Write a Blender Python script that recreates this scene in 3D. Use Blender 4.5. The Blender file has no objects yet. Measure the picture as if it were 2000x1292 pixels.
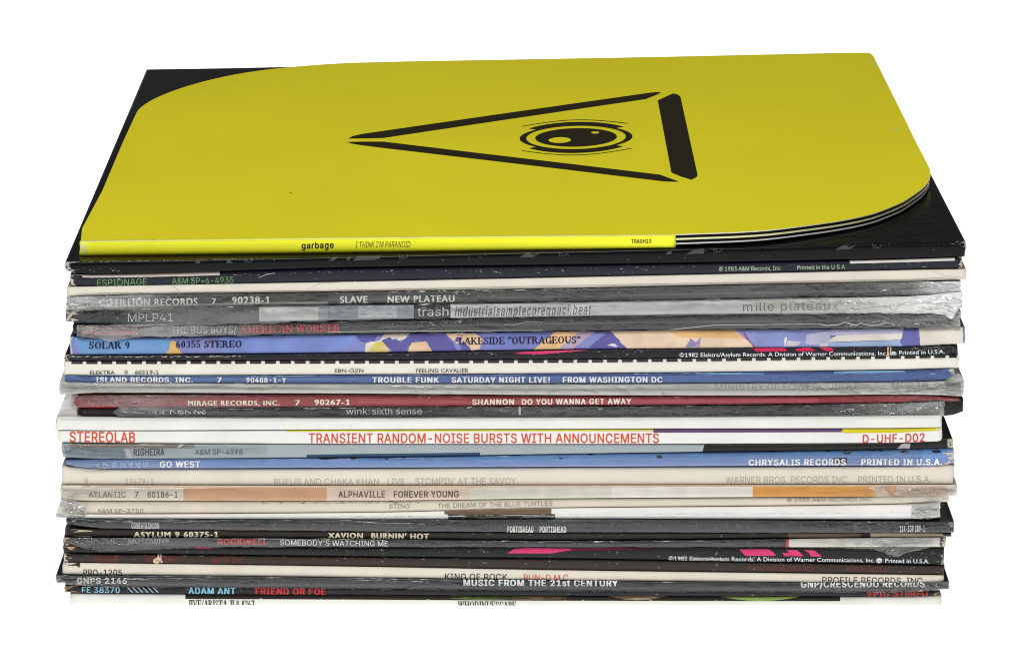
import bpy, bmesh, math, random
from mathutils import Vector, noise
from mathutils.geometry import tessellate_polygon

sc = bpy.context.scene
COL = sc.collection

# ------------------------------------------------------------------ camera, world, lamps, exposure
F_PX, PHI = 7050.3, 0.2871268                     # focal length in pixels of a 2000 px wide frame, downward pitch
CAM = Vector((0.00154, -1.216857, 0.462222))
YAW = 0.00054
cd = bpy.data.cameras.new('camera'); cam = bpy.data.objects.new('camera', cd); COL.objects.link(cam)
cam.location = CAM
cam.rotation_euler = (math.pi/2 - PHI, 0, -YAW)
cd.sensor_width = 36; cd.sensor_fit = 'HORIZONTAL'; cd.lens = F_PX/2000*36
cd.clip_start = 0.05; cd.clip_end = 60
sc.camera = cam

w = bpy.data.worlds.new('World'); sc.world = w; w.use_nodes = True
w.node_tree.nodes['Background'].inputs[0].default_value = (1, 1, 1, 1)
w.node_tree.nodes['Background'].inputs[1].default_value = 0.07

def area(name, loc, target, size, power, size_y=None):
    ld = bpy.data.lights.new(name, 'AREA'); ld.energy = power
    ld.shape = 'RECTANGLE'; ld.size = size; ld.size_y = size_y or size
    o = bpy.data.objects.new(name, ld); COL.objects.link(o); o.location = loc
    o.rotation_euler = (Vector(target)-Vector(loc)).to_track_quat('-Z', 'Y').to_euler()
    return o
KEY = area('softbox_key', (-0.35, -0.75, 1.75), (0, 0.1, 0.1), 1.0, 13, 0.8)
SPOT = area('softbox_small', (-0.1, -0.6, 1.6), (0, 0.05, 0.1), 0.34, 10.5, 0.28)
FILL = area('softbox_fill', (0.75, -1.9, 0.8), (0, 0.0, 0.08), 0.6, 6, 0.9)
vs = sc.view_settings
vs.view_transform = 'Standard'; vs.look = 'None'; vs.exposure = 0; vs.gamma = 1; vs.use_curve_mapping = False
sc.cycles.use_denoising = True; sc.cycles.filter_width = 1.1
sc.cycles.max_bounces = 8; sc.cycles.transparent_max_bounces = 24
sc.cycles.diffuse_bounces = 3; sc.cycles.glossy_bounces = 3

# ------------------------------------------------------------------ colour and materials
def lin(c): c /= 255.0; return c/12.92 if c <= .04045 else ((c+.055)/1.055)**2.4
def alb(c, k=0.85, s=0.018): return tuple(max(.004, lin(v)*k - s) for v in c) + (1,)

MATS = {}
def paper(c, rough=.5, spec=.3, mott=.07, speck=0, bump=.12, raw=False, stretch=(1, 1, 1), scale=60):
    key = (tuple(c), rough, spec, mott, speck, bump, raw, stretch, scale)
    if key in MATS: return MATS[key]
    m = bpy.data.materials.new('printed_card'); m.use_nodes = True
    nt = m.node_tree; N = nt.nodes; L = nt.links
    b = N['Principled BSDF']
    tc = N.new('ShaderNodeTexCoord'); mp = N.new('ShaderNodeMapping'); mp.inputs['Scale'].default_value = stretch
    L.new(tc.outputs['Object'], mp.inputs['Vector'])
    n1 = N.new('ShaderNodeTexNoise'); n1.inputs['Scale'].default_value = scale; n1.inputs['Detail'].default_value = 5
    L.new(mp.outputs[0], n1.inputs['Vector'])
    mr = N.new('ShaderNodeMapRange'); mr.inputs[1].default_value = .3; mr.inputs[2].default_value = .7
    mr.inputs[3].default_value = 1-mott; mr.inputs[4].default_value = 1+mott*.6
    L.new(n1.outputs['Fac'], mr.inputs[0])
    mul = N.new('ShaderNodeVectorMath'); mul.operation = 'SCALE'
    base = alb(c) if not raw else tuple(c)+(1,)
    mul.inputs[0].default_value = base[:3]
    L.new(mr.outputs[0], mul.inputs['Scale'])
    col = mul.outputs[0]
    if speck:
        n2 = N.new('ShaderNodeTexNoise'); n2.inputs['Scale'].default_value = 900; n2.inputs['Detail'].default_value = 3
        mp2 = N.new('ShaderNodeMapping'); mp2.inputs['Scale'].default_value = (.5, 1, 1.2)
        L.new(tc.outputs['Object'], mp2.inputs['Vector']); L.new(mp2.outputs[0], n2.inputs['Vector'])
        r2 = N.new('ShaderNodeMapRange'); r2.inputs[1].default_value = .70-.04*speck; r2.inputs[2].default_value = .78
        L.new(n2.outputs['Fac'], r2.inputs[0])
        mx = N.new('ShaderNodeMix'); mx.data_type = 'RGBA'
        L.new(r2.outputs[0], mx.inputs['Factor']); L.new(col, mx.inputs['A']); mx.inputs['B'].default_value = (.45, .44, .42, 1)
        col = mx.outputs['Result']
    L.new(col, b.inputs['Base Color'])
    b.inputs['Roughness'].default_value = rough; b.inputs['Specular IOR Level'].default_value = spec
    n3 = N.new('ShaderNodeTexNoise'); n3.inputs['Scale'].default_value = 420; n3.inputs['Detail'].default_value = 4
    mp3 = N.new('ShaderNodeMapping'); mp3.inputs['Scale'].default_value = (.25, .25, 1)
    L.new(tc.outputs['Object'], mp3.inputs['Vector']); L.new(mp3.outputs[0], n3.inputs['Vector'])
    bp = N.new('ShaderNodeBump'); bp.inputs['Strength'].default_value = bump; bp.inputs['Distance'].default_value = .0006
    L.new(n3.outputs['Fac'], bp.inputs['Height']); L.new(bp.outputs[0], b.inputs['Normal'])
    MATS[key] = m; return m

def ink(c): return paper(tuple(min(255, v*1.07) for v in c), rough=.45, spec=.2, mott=.10, bump=.03, scale=300)

def film_mat(gloss=1.0, tint=(.97, .97, .96), crumple=.6):
    key = ('film', gloss, tint, crumple)
    if key in MATS: return MATS[key]
    m = bpy.data.materials.new('clear_film'); m.use_nodes = True
    nt = m.node_tree; N = nt.nodes; L = nt.links
    N.remove(N['Principled BSDF']); out = N['Material Output']
    tc = N.new('ShaderNodeTexCoord')
    def noise_tex(scale, stretch, rot, detail=4, dist=0.):
        mp = N.new('ShaderNodeMapping'); mp.inputs['Scale'].default_value = stretch; mp.inputs['Rotation'].default_value = rot
        L.new(tc.outputs['Object'], mp.inputs['Vector'])
        n = N.new('ShaderNodeTexNoise'); n.inputs['Scale'].default_value = scale; n.inputs['Detail'].default_value = detail
        n.inputs['Distortion'].default_value = dist
        L.new(mp.outputs[0], n.inputs['Vector']); return n
    # long soft folds along the edge, and a few patches of sharp crumples
    a = noise_tex(150, (.03, 1, 1), (0, .03, 0), 2, .4)
    c1 = noise_tex(150, (.45, 1, 1), (0, -.6, 0), 2, 1.6); c2 = noise_tex(170, (.4, 1, 1), (0, .7, 0), 2, 1.6)
    cr = N.new('ShaderNodeMath'); cr.operation = 'MULTIPLY'
    rid = []
    for c in (c1, c2):
        q = N.new('ShaderNodeMapRange'); q.inputs[1].default_value = .47; q.inputs[2].default_value = .56; L.new(c.outputs['Fac'], q.inputs[0]); rid.append(q)
    L.new(rid[0].outputs[0], cr.inputs[0]); L.new(rid[1].outputs[0], cr.inputs[1])
    pt = noise_tex(38, (.5, 1, 1), (0, 0, 0), 2, .8)
    pm = N.new('ShaderNodeMapRange'); pm.inputs[1].default_value = .47; pm.inputs[2].default_value = .62; pm.inputs[4].default_value = crumple*2.2; L.new(pt.outputs['Fac'], pm.inputs[0])
    pc = N.new('ShaderNodeMath'); pc.operation = 'MULTIPLY'; L.new(cr.outputs[0], pc.inputs[0]); L.new(pm.outputs[0], pc.inputs[1])
    av = N.new('ShaderNodeAttribute'); av.attribute_name = 'haze'
    ak = N.new('ShaderNodeMath'); ak.operation = 'MULTIPLY_ADD'; ak.use_clamp = True; ak.inputs[1].default_value = 8; ak.inputs[2].default_value = .25; L.new(av.outputs['Fac'], ak.inputs[0])
    pd = N.new('ShaderNodeMath'); pd.operation = 'MULTIPLY'; L.new(pc.outputs[0], pd.inputs[0]); L.new(ak.outputs[0], pd.inputs[1]); pc = pd
    # thin creases running along the sleeve
    ln = noise_tex(120, (.05, 1, 1), (0, .08, 0), 1, .8)
    l1 = N.new('ShaderNodeMath'); l1.operation = 'SUBTRACT'; l1.inputs[1].default_value = .5; L.new(ln.outputs['Fac'], l1.inputs[0])
    l2 = N.new('ShaderNodeMath'); l2.operation = 'ABSOLUTE'; L.new(l1.outputs[0], l2.inputs[0])
    l3 = N.new('ShaderNodeMapRange'); l3.inputs[1].default_value = 0; l3.inputs[2].default_value = .04; l3.inputs[3].default_value = .42; l3.inputs[4].default_value = 0; L.new(l2.outputs[0], l3.inputs[0])
    a2 = N.new('ShaderNodeMath'); a2.operation = 'ADD'; L.new(a.outputs['Fac'], a2.inputs[0]); L.new(l3.outputs[0], a2.inputs[1])
    ad = N.new('ShaderNodeMath'); ad.operation = 'ADD'
    L.new(a2.outputs[0], ad.inputs[0]); L.new(pc.outputs[0], ad.inputs[1])
    bp = N.new('ShaderNodeBump'); bp.inputs['Strength'].default_value = .6; bp.inputs['Distance'].default_value = .0016
    L.new(ad.outputs[0], bp.inputs['Height'])
    fr = N.new('ShaderNodeFresnel'); fr.inputs['IOR'].default_value = 1.5; L.new(bp.outputs[0], fr.inputs['Normal'])
    kg = N.new('ShaderNodeMath'); kg.operation = 'MULTIPLY_ADD'; kg.inputs[1].default_value = 3.; kg.inputs[2].default_value = .72*gloss; L.new(av.outputs['Fac'], kg.inputs[0])
    k = N.new('ShaderNodeMath'); k.operation = 'MULTIPLY'; k.use_clamp = True; L.new(fr.outputs[0], k.inputs[0]); L.new(kg.outputs[0], k.inputs[1])
    tr = N.new('ShaderNodeBsdfTransparent'); tr.inputs[0].default_value = tint+(1,)
    gl = N.new('ShaderNodeBsdfGlossy'); gl.inputs['Roughness'].default_value = .3; rg = N.new('ShaderNodeMapRange'); rg.inputs[2].default_value = .5; rg.inputs[3].default_value = .22; rg.inputs[4].default_value = .13; L.new(pd.outputs[0], rg.inputs[0]); L.new(rg.outputs[0], gl.inputs['Roughness']); L.new(bp.outputs[0], gl.inputs['Normal'])
    mk = noise_tex(70, (.2, 1, 1), (0, .1, 0), 4, .6)
    mm = N.new('ShaderNodeMapRange'); mm.inputs[1].default_value = .38; mm.inputs[2].default_value = .72
    mm.inputs[3].default_value = .35; mm.inputs[4].default_value = 1.7; L.new(mk.outputs['Fac'], mm.inputs[0])
    at = N.new('ShaderNodeAttribute'); at.attribute_name = 'haze'
    hz = N.new('ShaderNodeMath'); hz.operation = 'MULTIPLY'; hz.use_clamp = True; L.new(mm.outputs[0], hz.inputs[0]); L.new(at.outputs['Fac'], hz.inputs[1])
    df = N.new('ShaderNodeBsdfDiffuse'); df.inputs[0].default_value = (.86, .86, .83, 1); L.new(bp.outputs[0], df.inputs['Normal'])
    m1 = N.new('ShaderNodeMixShader'); L.new(hz.outputs[0], m1.inputs[0]); L.new(tr.outputs[0], m1.inputs[1]); L.new(df.outputs[0], m1.inputs[2])
    m2 = N.new('ShaderNodeMixShader'); L.new(k.outputs[0], m2.inputs[0]); L.new(m1.outputs[0], m2.inputs[1]); L.new(gl.outputs[0], m2.inputs[2])
    L.new(m2.outputs[0], out.inputs['Surface'])
    MATS[key] = m; return m

# ------------------------------------------------------------------ the white table the stack stands on, with a glow added
gm = bpy.data.materials.new('white_table_added_glow'); gm.use_nodes = True
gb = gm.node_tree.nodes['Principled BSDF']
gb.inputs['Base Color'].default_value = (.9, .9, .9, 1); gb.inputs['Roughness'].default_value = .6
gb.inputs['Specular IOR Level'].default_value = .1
gb.inputs['Emission Color'].default_value = (1, 1, 1, 1); gb.inputs['Emission Strength'].default_value = 1.0  # added glow: keeps the table pure white, hides contact shadow, lights the spines
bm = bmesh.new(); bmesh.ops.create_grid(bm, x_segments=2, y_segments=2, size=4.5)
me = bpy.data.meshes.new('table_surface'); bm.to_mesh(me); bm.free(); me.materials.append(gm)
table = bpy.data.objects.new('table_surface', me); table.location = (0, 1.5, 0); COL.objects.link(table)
table['kind'] = 'structure'; table['label'] = 'plain white table surface with added glow, under and behind the stack'

# ------------------------------------------------------------------ measuring: a pixel of the photograph seen on a plane of the place
FW = Vector((math.sin(YAW)*math.cos(PHI), math.cos(YAW)*math.cos(PHI), -math.sin(PHI)))
RT = Vector((math.cos(YAW), -math.sin(YAW), 0)); UP = RT.cross(FW)
def ray(px, py): return FW + RT*((px-1000)/F_PX) + UP*((646-py)/F_PX)
def at_y(px, py, y):
    d = ray(px, py); return CAM + d*((y-CAM.y)/d.y)
def at_plane(px, py, z0, zx):                      # plane z = z0 + zx * x
    d = ray(px, py); k = (z0 + zx*CAM.x - CAM.z)/(d.z - zx*d.x); return CAM + d*k

def curve(pts):
    pts = sorted(pts)
    def f(x):
        n = len(pts)
        if n == 1: return pts[0][1]
        if x <= pts[0][0] or n == 2 or x >= pts[-1][0]:
            a, b = (pts[0], pts[1]) if x <= pts[0][0] or n == 2 else (pts[-2], pts[-1])
            return a[1] + (b[1]-a[1])*(x-a[0])/(b[0]-a[0])
        for i in range(n-1):
            if pts[i][0] <= x <= pts[i+1][0]: break
        p0, p1 = pts[i], pts[i+1]; h = p1[0]-p0[0]; t = (x-p0[0])/h
        d = [(pts[j+1][1]-pts[j][1])/(pts[j+1][0]-pts[j][0]) for j in range(n-1)]
        def tan(j):
            if j == 0: return d[0]
            if j == n-1: return d[-1]
            return 0 if d[j-1]*d[j] <= 0 else 2*d[j-1]*d[j]/(d[j-1]+d[j])
        t2, t3 = t*t, t*t*t
        return (2*t3-3*t2+1)*p0[1] + (t3-2*t2+t)*h*tan(i) + (-2*t3+3*t2)*p1[1] + (t3-t2)*h*tan(i+1)
    return f

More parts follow.
